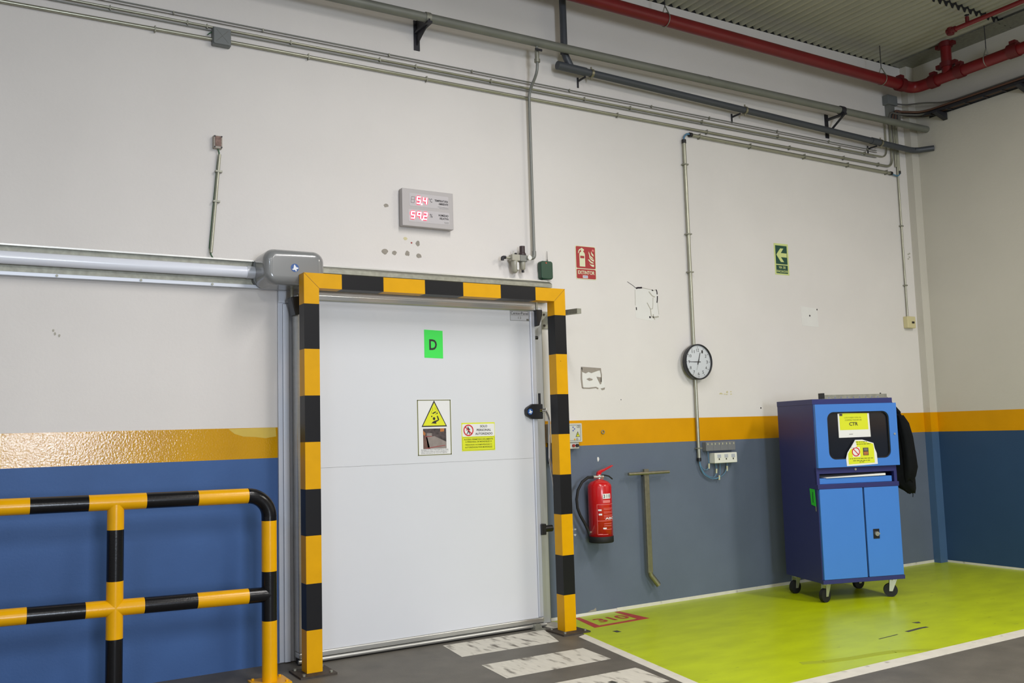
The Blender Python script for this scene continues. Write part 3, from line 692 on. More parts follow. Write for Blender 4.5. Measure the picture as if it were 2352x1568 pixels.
# ------------------------------------------------------------------ red sprinkler main
YR, XRR = -.30, 8.80
rp = thing('sprinkler_main', 'large red sprinkler main turning the corner under the roof', 'pipe', (7.0, YR, 5.0))
def zr(x): return 5.092-(x-5.0)*.0125
ZR = zr(8.6)
obj('main_run', MB().cyl((-1.5, YR, zr(-1.5)), (8.58, YR, zr(8.58)), .057, n=24), 'red_pipe', rp)
obj('corner_bend', MB().tube([(8.56, YR, ZR), (XRR, YR, ZR-.01), (XRR, YR-.26, ZR-.01)], .06, n=24, bend=.14), 'red_pipe', rp)
obj('side_run', MB().cyl((XRR, YR-.24, ZR-.01), (XRR, -6.0, ZR+.01), .057, n=24), 'red_pipe', rp)
def collar(p0, p1):
    c = obj('coupling', MB().cyl(p0, p1, .071, n=20), 'red_dark', rp)
    m = (Vector(p0)+Vector(p1))/2
    obj('coupling_bolt', MB().box(m.x-.03, m.x+.03, m.y-.03, m.y+.03, m.z+.06, m.z+.095), 'red_dark', c)
collar((8.54, YR, ZR), (8.62, YR, ZR)); collar((XRR, YR-.20, ZR-.01), (XRR, YR-.28, ZR-.01)); collar((XRR, -.80, ZR-.005), (XRR, -.88, ZR-.005)); collar((XRR, -1.36, ZR), (XRR, -1.46, ZR))
ty = -.70
br = obj('riser_branch', MB().cyl((XRR, ty, ZR), (XRR, ty, 5.405), .052, n=22), 'red_pipe', rp)
obj('riser_coupling', MB().cyl((XRR, ty, ZR+.085), (XRR, ty, ZR+.135), .07, n=20).box(XRR-.03, XRR+.03, ty-.11, ty+.11, ZR+.09, ZR+.13), 'red_dark', br)
obj('riser_top_coupling', MB().cyl((XRR, ty, 5.345), (XRR, ty, 5.39), .068, n=20).box(XRR-.03, XRR+.03, ty-.10, ty+.10, 5.35, 5.385), 'red_dark', br)
def hanger(x, y, z, axis, lab):
    t = thing('pipe_hanger', lab, 'pipe hanger', (x, y, z-.06), 0, 'red pipe hangers')
    obj('loop', MB().hoop((x, y, z), .061, .0045, axis), 'galv', t)
    d = Vector((.04, 0, 0)) if axis == 'y' else Vector((0, .04, 0))
    if axis == 'x': d = Vector((0, .05, 0))
    else: d = Vector((.05, 0, 0))
    obj('clevis', MB().tube([tuple(Vector((x, y, z+.035))-d), (x, y, z+.13), tuple(Vector((x, y, z+.035))+d)], .005, n=6, bend=.02), 'galv', t)
    obj('rod', MB().cyl((x, y, z+.12), (x, y, CZ-.005), .004, n=8), 'black_steel', t)
hanger(5.36, YR, zr(5.36), 'x', 'wire pipe hanger on the red main at the middle of the wall')
hanger(8.28, YR, zr(8.28), 'x', 'wire pipe hanger on the red main just before the corner')
hanger(XRR, -1.13, ZR, 'y', 'wire pipe hanger on the red main along the side wall')
t = thing('sprinkler_branch', 'thin red sprinkler pipe just below the roof deck', 'pipe', (8.15, -2.0, 5.15))
obj('tube', MB().cyl((8.15, -1.17, 5.20), (8.15, -6.0, 5.20), .022, n=14), 'red_pipe', t)
obj('end_elbow', MB().cyl((8.15, -1.24, 5.20), (8.15, -1.15, 5.20), .03, n=16).cyl((8.15, -1.185, 5.23), (8.15, -1.185, 5.165), .032, n=16), 'red_dark', t)
h = obj('sprinkler_head', MB().cyl((8.15, -1.36, 5.21), (8.15, -1.36, 5.27), .018, n=12), 'red_dark', t)
obj('deflector', MB().cyl((8.15, -1.36, 5.27), (8.15, -1.36, 5.285), .008, n=8).cyl((8.15, -1.36, 5.285), (8.15, -1.36, 5.289), .022, n=12), 'black_steel', h)

# ------------------------------------------------------------------ cable tray on the right wall
t = thing('riser_cover', 'grey metal cable riser cover in the upper corner', 'cable cover', (8.74, 0, 4.75))
obj('trunk_cover', MB().box(8.665, 8.825, -.075, 0, 4.925, 5.03), 'box_grey', t, bevel=.004)
obj('trunk_channel', MB().box(8.70, 8.80, -.05, 0, 4.76, 4.925), 'conduit_grey', t)
t = thing('cable_tray', 'dark cable tray full of cables along the side wall', 'cable tray', (9.03, -1.5, 4.76))
for x in (8.985, 9.11): obj('tray_rail', MB().box(x-.003, x+.003, -2.45, -.25, 4.775, 4.80), 'black_steel', t)
for k in range(11): obj('tray_rung', MB().box(8.985, 9.11, -.34-.2*k, -.325-.2*k, 4.773, 4.778), 'black_steel', t)
for y in (-.43, -1.33, -2.3):
    obj('bracket_arm', MB().prism([(9.12, 4.70), (9.12, 4.772), (8.94, 4.772), (8.94, 4.755)], y-.025, y+.025), 'black_steel', t)
CW = [('wire_grey', 0, 0, .012, 'outer lower grey'), ('wire_black', 1, 0, .013, 'lower black'), ('wire_brown', 2, 0, .011, 'lower brown'), ('wire_black', 3, 0, .013, 'lower rear black'), ('wire_brown', 0, 1, .012, 'outer upper brown'), ('wire_black', 1, 1, .013, 'upper black'), ('wire_grey', 2, 1, .012, 'upper grey'), ('wire_grey', 3, 1, .011, 'upper rear thin')]
drop = thing('cable_drop', 'bundle of cables curving from the corner riser into the tray', 'cable bundle', (8.85, -.15, 4.72))
for i, (m, c, r_, r, nm) in enumerate(CW):
    x = 9.003+.030*c; z = 4.795+.030*r_
    tag(obj('tray_cable', MB().tube([(x, -.34, z), (x, -2.4, z+.0005)], r, n=8), m), nm+' cable lying in the tray along the side wall', 'cable', 'cables in the tray')
    obj('strand', MB().tube([(8.70+.016*i, -.05-.006*i, 4.72), (8.70+.016*i, -.06-.006*i, 4.84+r_*.02), (8.79+.03*c, -.10, z+.02), (x-.02, -.22, z+.005), (x, -.337, z)], r, n=8, bend=.06), m, drop)
obj('strand', MB().tube([(8.828, -.07, 4.945), (8.90, -.12, 4.93), (8.98, -.30, 4.91), (9.02, -.45, 4.87), (9.03, -.6, 4.853), (9.03, -2.4, 4.853)], .009, n=8, bend=.05), 'wire_grey', drop)

# ================================================================== things on the wall
# temperature display
t = thing('climate_display', 'grey wall display with red glowing digits 5.4 and 59.2', 'display', (3.11, 0, 3.07))
YF = -.062
obj('case', MB().box(2.895, 3.327, YF, -.008, 3.07, 3.357), 'display_case', t, bevel=.004)
obj('edge_shadow_gap', MB().box(2.90, 3.32, -.008, 0, 3.076, 3.35), 'black_plastic', t)
obj('upper_window', MB().prism(rr(2.955, 3.285, 3.225, 3.325, .008), YF-.001, YF), 'display_face', t)
obj('lower_window', MB().prism(rr(2.945, 3.29, 3.105, 3.20, .008), YF-.001, YF), 'display_face', t)
SEG = {'a': ((0, 1), (1, 1)), 'b': ((1, 1), (1, .5)), 'c': ((1, .5), (1, 0)), 'd': ((0, 0), (1, 0)), 'e': ((0, .5), (0, 0)), 'f': ((0, 1), (0, .5)), 'g': ((0, .5), (1, .5))}
NUM = {'5': 'afgcd', '4': 'fgbc', '9': 'abcfg', '2': 'abged', '8': 'abcdefg'}
def digit(ch, x, z, w, h, wd, y):
    mb = MB()
    for sg in NUM[ch]:
        (a, b), (c, d) = SEG[sg]
        p = Vector((x+a*w+b*h*.10, z+b*h)); q = Vector((x+c*w+d*h*.10, z+d*h)); u = (q-p).normalized(); n = Vector((-u.y, u.x))*wd/2
        p0 = p+u*wd*.1; q0 = q-u*wd*.1
        mb.prism([tuple(p0-u*wd*.3), tuple(p0+n), tuple(q0+n), tuple(q0+u*wd*.3), tuple(q0-n), tuple(p0-n)], y-.002, y)
    return mb
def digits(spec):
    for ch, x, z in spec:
        r = obj('digit', digit(ch, x, z, .028, .05, .021, YF-.001), 'led_glow_rim', t)  # wide red rim paints the glow spilling around the lit segments
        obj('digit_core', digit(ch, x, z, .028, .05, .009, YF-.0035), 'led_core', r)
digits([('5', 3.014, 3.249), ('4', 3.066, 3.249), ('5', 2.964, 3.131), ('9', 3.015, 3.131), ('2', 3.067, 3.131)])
for x, z in ((3.056, 3.246), (3.058, 3.128)): obj('decimal_point', MB().prism(ngon(x, z, .006, 12), YF-.004, YF-.001), 'led_core', t)
obj('dark_digit', digit('8', 2.968, 3.252, .026, .046, .003, YF-.001), 'led_off', t)
x = MB(); y = YF-.002
wtext(x, '°C', 3.118, 3.146, 3.268, 3.298, y); wtext(x, '%', 3.122, 3.146, 3.15, 3.178, y)
wtext(x, 'TEMPERATURA', 3.166, 3.282, 3.278, 3.294, y, True); wtext(x, 'AMBIENTE', 3.20, 3.282, 3.255, 3.271, y, True)
wtext(x, 'HUMEDAD', 3.198, 3.282, 3.166, 3.182, y, True); wtext(x, 'RELATIVA', 3.208, 3.284, 3.142, 3.158, y, True)
obj('lettering', x, 'ink', t)
x = MB()
for x0, zz in ((3.192, 3.238), (3.206, 3.229), (3.245, 3.122), (3.247, 3.113)): x.box(x0, 3.284, y, YF-.001, zz, zz+.002)
obj('fine_print', x, 'ink_grey', t)

# fire extinguisher sign
t = thing('extinguisher_sign', 'red sign with extinguisher and flame pictograms reading EXTINTOR', 'sign', (4.61, 0, 2.77))
obj('backing', MB().prism(rr(4.508, 4.718, 2.768, 3.055, .01), -.003, 0), 'sign_cream', t)
X0, X1, A0, A1 = 4.514, 4.712, 2.862, 3.049
obj('upper_panel', MB().prism(rr(X0, X1, A0, A1, .01), -.004, -.003), 'sign_red', t)
obj('lower_panel', MB().prism(rr(X0, X1, 2.774, 2.855, .01), -.004, -.003), 'sign_red', t)
def pm(pts): return [(X0+a*(X1-X0), A0+b*(A1-A0)) for a, b in pts]
p = MB()
p.prism(pm([(.17, .08), (.46, .08), (.46, .64), (.43, .72), (.38, .76), (.37, .82), (.41, .80), (.42, .87), (.36, .90), (.33, .93), (.27, .93), (.25, .86), (.27, .76), (.2, .72), (.17, .64)]), -.0046, -.004)
p.prism(pm([(.26, .91), (.17, .86), (.12, .78), (.11, .68), (.14, .68), (.16, .76), (.2, .81), (.27, .85)]), -.0046, -.004)
for f in ([(.66, .80), (.70, .72), (.74, .60), (.82, .55), (.90, .50), (.88, .47), (.78, .50), (.70, .58), (.66, .70)], [(.80, .82), (.84, .73), (.91, .66), (.91, .57), (.84, .62), (.79, .70)],
          [(.68, .60), (.74, .51), (.83, .45), (.92, .44), (.92, .34), (.84, .37), (.74, .44), (.69, .52)], [(.61, .42), (.68, .43), (.76, .35), (.90, .29), (.90, .25), (.78, .26), (.70, .32)], [(.69, .26), (.75, .20), (.82, .20), (.92, .20), (.92, .10), (.82, .11), (.73, .17)]):
    p.prism(pm(f), -.0046, -.004)
obj('pictogram', p, 'sign_cream', t)
obj('pictogram_window', MB().prism(pm([(.21, .46), (.42, .46), (.42, .57), (.21, .57)]), -.0052, -.0046), 'sign_red', t)
obj('corner_mark', MB().prism(pm([(.84, .90), (.94, .89), (.94, .80), (.84, .81)]), -.0046, -.004), 'ext_print', t)
x = MB(); wtext(x, 'EXTINTOR', 4.528, 4.70, 2.811, 2.842, -.0046, True); obj('lettering', x, 'sign_cream', t)
st = obj('number_sticker', MB().box(4.576, 4.628, -.0046, -.004, 2.779, 2.802), 'paper_white', t)
x = MB(); wtext(x, '310', 4.581, 4.623, 2.783, 2.799, -.0052, True); obj('sticker_number', x, 'blue_dots', st)

# escape route sign
t = thing('evacuation_sign', 'green sign with pale left arrow reading VIA DE EVACUACION', 'sign', (6.97, 0, 2.95))
obj('backing', MB().box(6.872, 7.065, -.003, 0, 2.953, 3.262), 'sign_lum', t)
obj('upper_panel', MB().box(6.888, 7.046, -.004, -.003, 3.058, 3.242), 'sign_green', t)
obj('lower_panel', MB().box(6.888, 7.046, -.004, -.003, 2.966, 3.048), 'sign_green', t)
def pe(pts): return [(6.888+a*.158, 3.058+b*.184) for a, b in pts]
obj('arrow', MB().prism(pe([(.06, .5), (.42, .85), (.70, .85), (.45, .6), (.96, .6), (.96, .38), (.45, .38), (.70, .12), (.42, .12)]), -.0046, -.004), 'sign_lum', t)
x = MB(); wtext(x, 'VIA  DE', 6.922, 7.015, 3.014, 3.038, -.0046, True); wtext(x, 'EVACUACION', 6.893, 7.041, 2.975, 2.999, -.0046, True); obj('lettering', x, 'sign_lum', t)

# wall clock
CX, CZc, CR = 5.760, 2.079, .160
t = thing('wall_clock', 'round white wall clock with black rim and black hands', 'clock', (CX, 0, CZc-CR))
obj('rim', MB().lathe([(CR-.012, -.045), (CR, -.045), (CR, -.082), (CR-.004, -.088), (CR-.010, -.088), (CR-.012, -.08), (CR-.012, -.045)], (CX, 0, CZc), 48, axis='y'), 'clock_rim', t)
obj('back_shell', MB().lathe([(0, -.041), (CR-.03, -.041), (CR-.002, -.05)], (CX, 0, CZc), 40, axis='y'), 'clock_rim', t)
obj('dial', MB().prism(ngon(CX, CZc, CR-.011, 48), -.070, -.06), 'clock_face', t)
for k in range(1, 13):
    a = math.radians(90-30*k); r = .106; w = .018 if k < 10 else .030; h = .027
    x = MB(); cx, cz = CX+r*math.cos(a), CZc+r*math.sin(a)
    wtext(x, str(k), cx-w/2, cx+w/2, cz-h/2, cz+h/2, -.0712); obj('numeral', x, 'ink', t)
    x = MB(); stroke(x, [(CX+.128*math.cos(a), CZc+.128*math.sin(a)), (CX+.138*math.cos(a), CZc+.138*math.sin(a))], .004, -.0712)
    x.v = [(p[0], min(p[1], -.070), p[2]) for p in x.v]; obj('hour_mark', x, 'ink', t)
def hand(a, l, tail, w, y, nm):
    a = math.radians(a); d = Vector((math.cos(a), math.sin(a))); n = Vector((-d.y, d.x)); c = Vector((CX, CZc))
    obj(nm, MB().prism([tuple(c-d*tail-n*w), tuple(c+d*l-n*w*.5), tuple(c+d*l+n*w*.5), tuple(c-d*tail+n*w)], y-.001, y), 'ink', t)
hand(72, .088, .025, .0045, -.074, 'hour_hand'); hand(180, .105, .025, .0035, -.0765, 'minute_hand'); hand(250, .08, .02, .001, -.079, 'second_hand')
obj('hand_hub', MB().cyl((CX, -.07, CZc), (CX, -.081, CZc), .007), 'ink', t)
obj('cover_glass', MB().lathe([(0, -.0905), (.06, -.0895), (.11, -.087), (CR-.011, -.083)], (CX, 0, CZc), 40, axis='y'), 'glass', t)
obj('wall_mount', MB().box(CX-.04, CX+.04, -.045, -.041, CZc-.05, CZc+.05), 'black_plastic', t)

# network boxes, sockets, wires
for i in range(4):
    x0 = 5.822+i*.089
    t = thing('socket_module', ['leftmost grey socket module under the yellow band', 'second grey socket module from the clock conduit', 'third grey socket module from the clock conduit', 'rightmost grey socket module above the white box'][i], 'socket', (x0+.044, 0, 1.278), 0, 'grey socket modules')
    obj('module_body', MB().box(x0, x0+.088, -.055, 0, 1.282, 1.362), 'socket_grey', t, bevel=.004)
    for dx in (.02, .068): obj('label_dot', MB().box(x0+dx-.004, x0+dx+.004, -.0565, -.055, 1.335, 1.351), 'sleeve_pale', t)
t = thing('white_socket_box', 'white triple socket box below the grey modules', 'socket', (6.04, 0, 1.165))
obj('box_body', MB().box(5.90, 6.172, -.075, 0, 1.170, 1.262), 'socket_white', t, bevel=.006)
for i in range(3):
    cx = 5.952+i*.085
    f = obj('outlet_plate', MB().box(cx-.022, cx+.022, -.078, -.075, 1.218, 1.248), 'label_silver', t, bevel=.002)
    obj('outlet_hole', MB().box(cx-.006, cx+.006, -.0765, -.074, 1.199, 1.213), 'ink', t)
WR = [([(5.757, 1.21), (5.76, 1.16), (5.80, 1.09), (5.87, 1.05), (5.93, 1.045), (5.955, 1.085), (5.955, 1.12), (5.945, 1.17)], (5.955, 1.12, 1.08), 'blue wire to the left outlet of the white socket box'),
      ([(5.753, 1.21), (5.757, 1.15), (5.80, 1.075), (5.88, 1.035), (5.95, 1.03), (5.985, 1.04), (5.995, 1.08), (6.0, 1.17)], (5.985, 1.06, 1.02), 'blue wire to the middle outlet of the white socket box'),
      ([(5.76, 1.21), (5.765, 1.15), (5.81, 1.07), (5.90, 1.03), (6.0, 1.045), (6.06, 1.08), (6.085, 1.13), (6.09, 1.17)], (6.085, 1.14, 1.095), 'blue wire to the right outlet of the white socket box'),
      ([(5.757, 1.21), (5.77, 1.15), (5.81, 1.115), (5.845, 1.115), (5.87, 1.15), (5.865, 1.22), (5.86, 1.285)], (5.868, 1.17, 1.125), 'green-grey wire to the underside of the grey modules')]
for pts, (sx, s0, s1), lab in WR:
    t = thing('network_wire', lab, 'wire', (5.9, -.03, 1.03), 0, 'wires under the sockets')
    obj('wire', MB().tube([(a, -.03, b) for a, b in pts], .0035, n=6, bend=.03), 'wire_blue', t)
    obj('label_sleeve', MB().cyl((sx, -.03, s0), (sx-.004, -.03, s1), .008, n=10), 'sleeve_pale', t)
obj_cap = tag(obj('conduit_end_cap', MB().cyl((5.757, -.025, 1.195), (5.757, -.025, 1.225), .02), 'black_plastic'), 'black end cap at the foot of the clock conduit', 'end cap')

# control box behind the portal post
t = thing('control_box', 'grey electrical control box with hazard triangle beside the portal post', 'control box', (4.31, 0, 1.35))
obj('box_body', MB().box(4.15, 4.462, -.075, 0, 1.405, 1.558), 'control_face', t, bevel=.005)
x = MB(); X_, Z_ = (4.165, 4.445), (1.418, 1.546)
x.box(X_[0], X_[1], -.0765, -.075, Z_[1]-.003, Z_[1]).box(X_[1]-.003, X_[1], -.0765, -.075, *Z_).box(X_[0], X_[1], -.0765, -.075, Z_[0], Z_[0]+.003); obj('frame_line', x, 'ink_grey', t)
x = MB(); wtext(x, 'CE', 4.41, 4.436, 1.522, 1.54, -.077); obj('lettering', x, 'ink', t)
w = obj('hazard_triangle', MB().prism([(4.395, 1.449), (4.437, 1.449), (4.416, 1.492)], -.077, -.075), 'ink', t)
obj('triangle_fill', MB().prism([(4.401, 1.4525), (4.431, 1.4525), (4.416, 1.483)], -.0778, -.077), 'warn_yellow', w)
obj('bolt_symbol', MB().prism([(4.418, 1.478), (4.411, 1.466), (4.415, 1.466), (4.413, 1.455), (4.421, 1.468), (4.417, 1.468)], -.0786, -.0778), 'ink', w)
for cx, cz in ((4.372, 1.527), (4.386, 1.513), (4.372, 1.50)): obj('dot', MB().prism(ngon(cx, cz, .006, 12), -.077, -.075), 'blue_dots', t)
obj('round_mark', MB().prism(ngon(4.385, 1.428, .007, 12), -.077, -.075), 'stripe_yellow', t)
x = MB(); annulus(x, 4.409, 1.43, .006, .009, -.077, -.075, 16); obj('ring_mark', x, 'ink_grey', t)
sb = obj('switch_base', MB().box(4.30, 4.437, -.06, 0, 1.352, 1.405), 'control_face', t, bevel=.004)
obj('rotary_switch', MB().cyl((4.413, -.06, 1.378), (4.413, -.078, 1.378), .013, n=18), 'ink', sb)
obj('red_button', MB().cyl((4.378, -.06, 1.378), (4.378, -.074, 1.378), .012, n=18), 'btn_red', sb)
obj('cable_duct', MB().box(4.165, 4.215, -.05, 0, 1.24, 1.405), 'black_steel', t)

# fire extinguisher
EX, EY = 4.585, -.115
t = thing('fire_extinguisher', 'red fire extinguisher with black hose on the grey wall', 'fire extinguisher', (EX, EY, .59))
er = .098
obj('cylinder', MB().lathe([(0, .63), (er, .63), (er, 1.04), (er-.006, 1.058), (er-.025, 1.078), (er-.055, 1.09), (.025, 1.098), (.022, 1.10)], (EX, EY, 0), 40), 'ext_red', t)
obj('base_ring', MB().lathe([(0, .592), (er-.002, .592), (er+.003, .597), (er+.003, .64), (er, .643)], (EX, EY, 0), 40), 'rubber', t)
vv = obj('valve', MB().cyl((EX, EY, 1.09), (EX, EY, 1.135), .02, n=16).cyl((EX-.05, EY, 1.118), (EX+.03, EY-.02, 1.118), .011, n=10), 'zinc', t)
obj('valve_nut', MB().cyl((EX+.012, EY-.03, 1.105), (EX+.012, EY-.012, 1.115), .014, n=12), 'zinc', vv)
obj('squeeze_handle', MB().prism([(EX-.022, 1.125), (EX-.018, 1.155), (EX+.0, 1.168), (EX+.05, 1.180), (EX+.135, 1.208), (EX+.14, 1.20), (EX+.06, 1.165), (EX+.02, 1.150), (EX+.01, 1.12)], EY-.012, EY+.012), 'ext_red', t, bevel=.003)
obj('carry_handle', MB().tube([(EX+.01, EY, 1.13), (EX+.06, EY, 1.128), (EX+.10, EY, 1.118), (EX+.135, EY, 1.093)], .006, n=8), 'black_plastic', t)
obj('hose', MB().tube([(EX-.045, EY, 1.118), (EX-.11, EY, 1.118), (EX-.17, EY, 1.085), (EX-.215, EY, 1.02), (EX-.23, EY, .95), (EX-.225, EY, .88), (EX-.20, EY, .82), (EX-.16, EY, .755), (EX-.13, EY, .70), (EX-.118, EY, .665)], .0115, n=10), 'rubber', t)
obj('hose_ferrule', MB().cyl((EX-.06, EY, 1.118), (EX-.03, EY, 1.118), .013, n=12), 'zinc', t)
obj('hose_clip', MB().cyl((EX-.12, EY-.01, .68), (EX-.09, EY, .68), .008, n=10), 'zinc', t)
obj('wall_hook', MB().box(EX-.03, EX+.03, -.02, 0, .95, 1.05), 'black_steel', t)
def onc(a, z, rr_=er+.0008): return (EX+rr_*math.sin(a), EY-rr_*math.cos(a), z)
def cpatch(mb, a0, a1, z0, z1, r=er+.0008, n=8):
    v = [onc(a0+(a1-a0)*i/n, z0, r) for i in range(n+1)] + [onc(a0+(a1-a0)*i/n, z1, r) for i in range(n+1)]
    return mb.add(v, [(i, i+1, n+2+i, n+1+i) for i in range(n)], 0, True)
R_ = math.radians
lb = obj('number_label', cpatch(MB(), R_(-22), R_(22), .945, .985), 'paper_white', t)
x = MB(); text_into(x, '3 1 0', R_(-18), R_(18), .951, .979, lambda a, b: onc(a, b, er+.0016), True); obj('label_number', x, 'ink', lb)
obj('date_strip', cpatch(MB(), R_(-22), R_(20), .912, .934), 'ext_print', t)
x = MB(); cpatch(x, R_(-52), R_(52), .898, .902); cpatch(x, R_(-52), R_(0), .660+.0, .664); cpatch(x, R_(-52), R_(-50), .66, .90)
for z in (.868, .858, .84, .83, .812, .802, .79): cpatch(x, R_(-20), R_(40), z, z+.003)
for z in (.745, .728, .70): cpatch(x, R_(-20), R_(25), z, z+.004)
cpatch(x, R_(-46), R_(-28), .66, .667); cpatch(x, R_(-50), R_(52), .768, .772)
obj('label_print', x, 'ext_print', t)
x = MB(); text_into(x, 'ABC', R_(-14), R_(42), .779, .797, lambda a, b: onc(a, b, er+.0016), True); cpatch(x, R_(-46), R_(-30), .85, .862); cpatch(x, R_(-44), R_(-28), .815, .828); cpatch(x, R_(-25), R_(-8), .705, .716)
obj('label_lettering', x, 'bird_white', t)

# steel T-bar tool
TY = -.06
t = thing('steel_t_bar', 'steel T-handled pull bar with hooked foot hanging on the grey wall', 'tool', (5.11, TY, .17))
obj('shank', MB().box(5.095, 5.143, TY-.012, TY+.012, .29, 1.155), 'brass_steel', t, bevel=.002)
obj('cross_handle', MB().cyl((4.915, TY-.022, 1.122), (5.355, TY-.022, 1.122), .013, n=14), 'brass_steel', t)
obj('hooked_foot', MB().tube([(5.118, TY, .30), (5.125, TY, .27), (5.19, TY-.02, .18)], .026, n=4), 'brass_steel', t)
obj('wall_peg', MB().cyl((5.118, TY, 1.10), (5.118, 0, 1.10), .006, n=8), 'black_steel', t)

# ------------------------------------------------------------------ papers and signs on the door
PYD = DY-.0012
t = thing('letter_sheet', 'small green sheet with large black letter D on the door', 'paper sign', (3.09, DY, 2.06))
obj('sheet', MB().prism([(3.015, 2.277), (3.168, 2.272), (3.168, 2.064), (3.014, 2.068)], PYD, DY), 'paper_green', t)
x = MB(); wtext(x, 'D', 3.055, 3.118, 2.126, 2.206, PYD-.0006, True); obj('lettering', x, 'ink', t)
t = thing('hazard_notice', 'tall framed notice with falling objects triangle and warehouse photo on the door', 'notice', (3.08, DY, 1.345))
X0, X1, A0, A1 = 2.942, 3.226, 1.346, 1.761
obj('sheet', MB().box(X0, X1, PYD, DY, A0, A1), 'paper_white', t)
x = MB(); b_ = .0075; g = .004
x.box(X0+g, X1-g, PYD-.0006, PYD, A1-g-.006, A1-g).box(X0+g, X1-g, PYD-.0006, PYD, A0+g, A0+g+.006).box(X0+g, X0+g+b_, PYD-.0006, PYD, A0+g, A1-g).box(X1-g-b_, X1-g, PYD-.0006, PYD, A0+g, A1-g)
obj('border', x, 'olive', t)
def pq(a, b): return (X0+a*(X1-X0), A1-b*(A1-A0))
w = obj('warning_triangle', MB().prism([pq(.13, .488), pq(.865, .488), pq(.50, .02)], PYD-.0008, PYD), 'ink', t)
obj('triangle_fill', MB().prism([pq(.17, .468), pq(.825, .468), pq(.50, .062)], PYD-.0014, PYD-.0008), 'warn_yellow', w)
x = MB(); yy = PYD-.002; y1_ = PYD-.0014
x.prism([(pq(.49, .345)[0]+.010*math.cos(2*PI*i/16), pq(.49, .345)[1]+.011*math.sin(2*PI*i/16)) for i in range(16)], yy, y1_)
x.prism([pq(.415, .43), pq(.45, .40), pq(.50, .385), pq(.60, .368), pq(.57, .30), pq(.60, .295), pq(.64, .365), pq(.61, .385), pq(.545, .405), pq(.56, .435), pq(.455, .43), pq(.45, .42), pq(.435, .435)], yy, y1_)
x.prism([pq(.445, .245), pq(.54, .215), pq(.55, .235), pq(.455, .265)], yy, y1_); x.prism(ngon(*pq(.425, .305), .0055, 8), yy, y1_); x.prism(ngon(*pq(.545, .265), .003, 8), yy, y1_)
for a, b0, b1 in ((.455, .15, .21), (.525, .135, .19), (.415, .21, .26), (.58, .15, .255)): x.box(pq(a, 0)[0]-.0008, pq(a, 0)[0]+.0008, yy, y1_, pq(0, b1)[1], pq(0, b0)[1])
x.prism([pq(.555, .245), pq(.61, .24), pq(.58, .27)], yy, y1_)
obj('pictogram', x, 'ink', w)
ph = obj('photo_print', MB().prism([pq(.17, .52), pq(.835, .52), pq(.835, .875), pq(.17, .875)], PYD-.0008, PYD), 'photo_dark', t)
obj('photo_aisle', MB().prism([pq(.25, .66), pq(.50, .655), pq(.835, .76), pq(.835, .875), pq(.30, .875)], PYD-.0014, PYD-.0008), 'photo_floor', ph)
obj('photo_shelf', MB().prism([pq(.17, .66), pq(.28, .66), pq(.36, .875), pq(.17, .875)], PYD-.0014, PYD-.0008), 'photo_brown', ph)
obj('photo_line', MB().prism([pq(.21, .655), pq(.42, .65), pq(.42, .66), pq(.21, .668)], PYD-.002, PYD-.0014), 'photo_red', ph)
obj('photo_line', MB().prism([pq(.25, .86), pq(.80, .815), pq(.80, .825), pq(.25, .873)], PYD-.002, PYD-.0014), 'photo_red', ph)
obj('photo_carton', MB().prism([pq(.66, .52), pq(.78, .52), pq(.77, .575), pq(.66, .58)], PYD-.0014, PYD-.0008), 'photo_orange', ph)
obj('photo_carton', MB().prism([pq(.17, .55), pq(.24, .60), pq(.22, .65), pq(.17, .62)], PYD-.0014, PYD-.0008), 'photo_orange', ph)
obj('photo_light', MB().prism([pq(.27, .60), pq(.42, .60), pq(.42, .65), pq(.27, .65)], PYD-.0014, PYD-.0008), 'photo_floor', ph)
x = MB()
for s, b in (('PROHIBIDO EL PASO A PEATONES EN LA ZONA', .885), ('DELIMITADA POR LA CINTA AMARILLA Y', .915), ('NEGRA POR RIESGO DE CAIDA DE OBJETOS', .945)):
    wtext(x, s, pq(.10, 0)[0], pq(.89 if b < .94 else .85, 0)[0], pq(0, b+.018)[1], pq(0, b)[1], PYD-.0008)
obj('lettering', x, 'ink', t)
t = thing('access_notice', 'yellow notice with red no-entry ring reading SOLO PERSONAL AUTORIZADO', 'notice', (3.45, DY, 1.37))
X0, X1, A0, A1 = 3.309, 3.596, 1.370, 1.582
obj('sheet', MB().box(X0, X1, PYD, DY, A0, A1), 'paper_yellow', t)
obj('white_field', MB().prism(rr(X0+.005, X1-.004, 1.478, 1.572, .008), PYD-.0006, PYD), 'paper_white', t)
x = MB(); fr = rr(X0+.005, X1-.004, 1.377, 1.472, .008); stroke(x, fr+[fr[0]], .0016, PYD-.0006); x.v = [(p[0], min(p[1], PYD), p[2]) for p in x.v]; obj('frame_line', x, 'ink_olive', t)
cx, cz = 3.367, 1.525
w = MB(); annulus(w, cx, cz, .034, .043, PYD-.0018, PYD-.0012); stroke(w, [(cx-.026, cz+.026), (cx+.026, cz-.026)], .008, PYD-.0018); w.v = [(p[0], min(p[1], PYD-.0012), p[2]) for p in w.v]
rg = obj('prohibition_ring', w, 'sign_redring', t)
x = MB(); k = .042
def pw(pts): return [(cx+a*k, cz+b*k) for a, b in pts]
x.prism([(cx-.08*k+.12*k*math.cos(2*PI*i/12), cz+.55*k+.12*k*math.sin(2*PI*i/12)) for i in range(12)], PYD-.0012, PYD-.0006)
x.prism(pw([(-.15, .42), (.05, .42), (.25, .25), (.35, .02), (.28, -.02), (.15, .15), (.12, -.05), (.22, -.35), (.30, -.72), (.18, -.72), (.08, -.40), (0, -.25), (-.12, -.5), (-.30, -.70), (-.40, -.65), (-.22, -.38), (-.12, -.05), (-.12, .15), (-.30, .08), (-.42, -.08), (-.48, -.02), (-.35, .16)]), PYD-.0012, PYD-.0006)
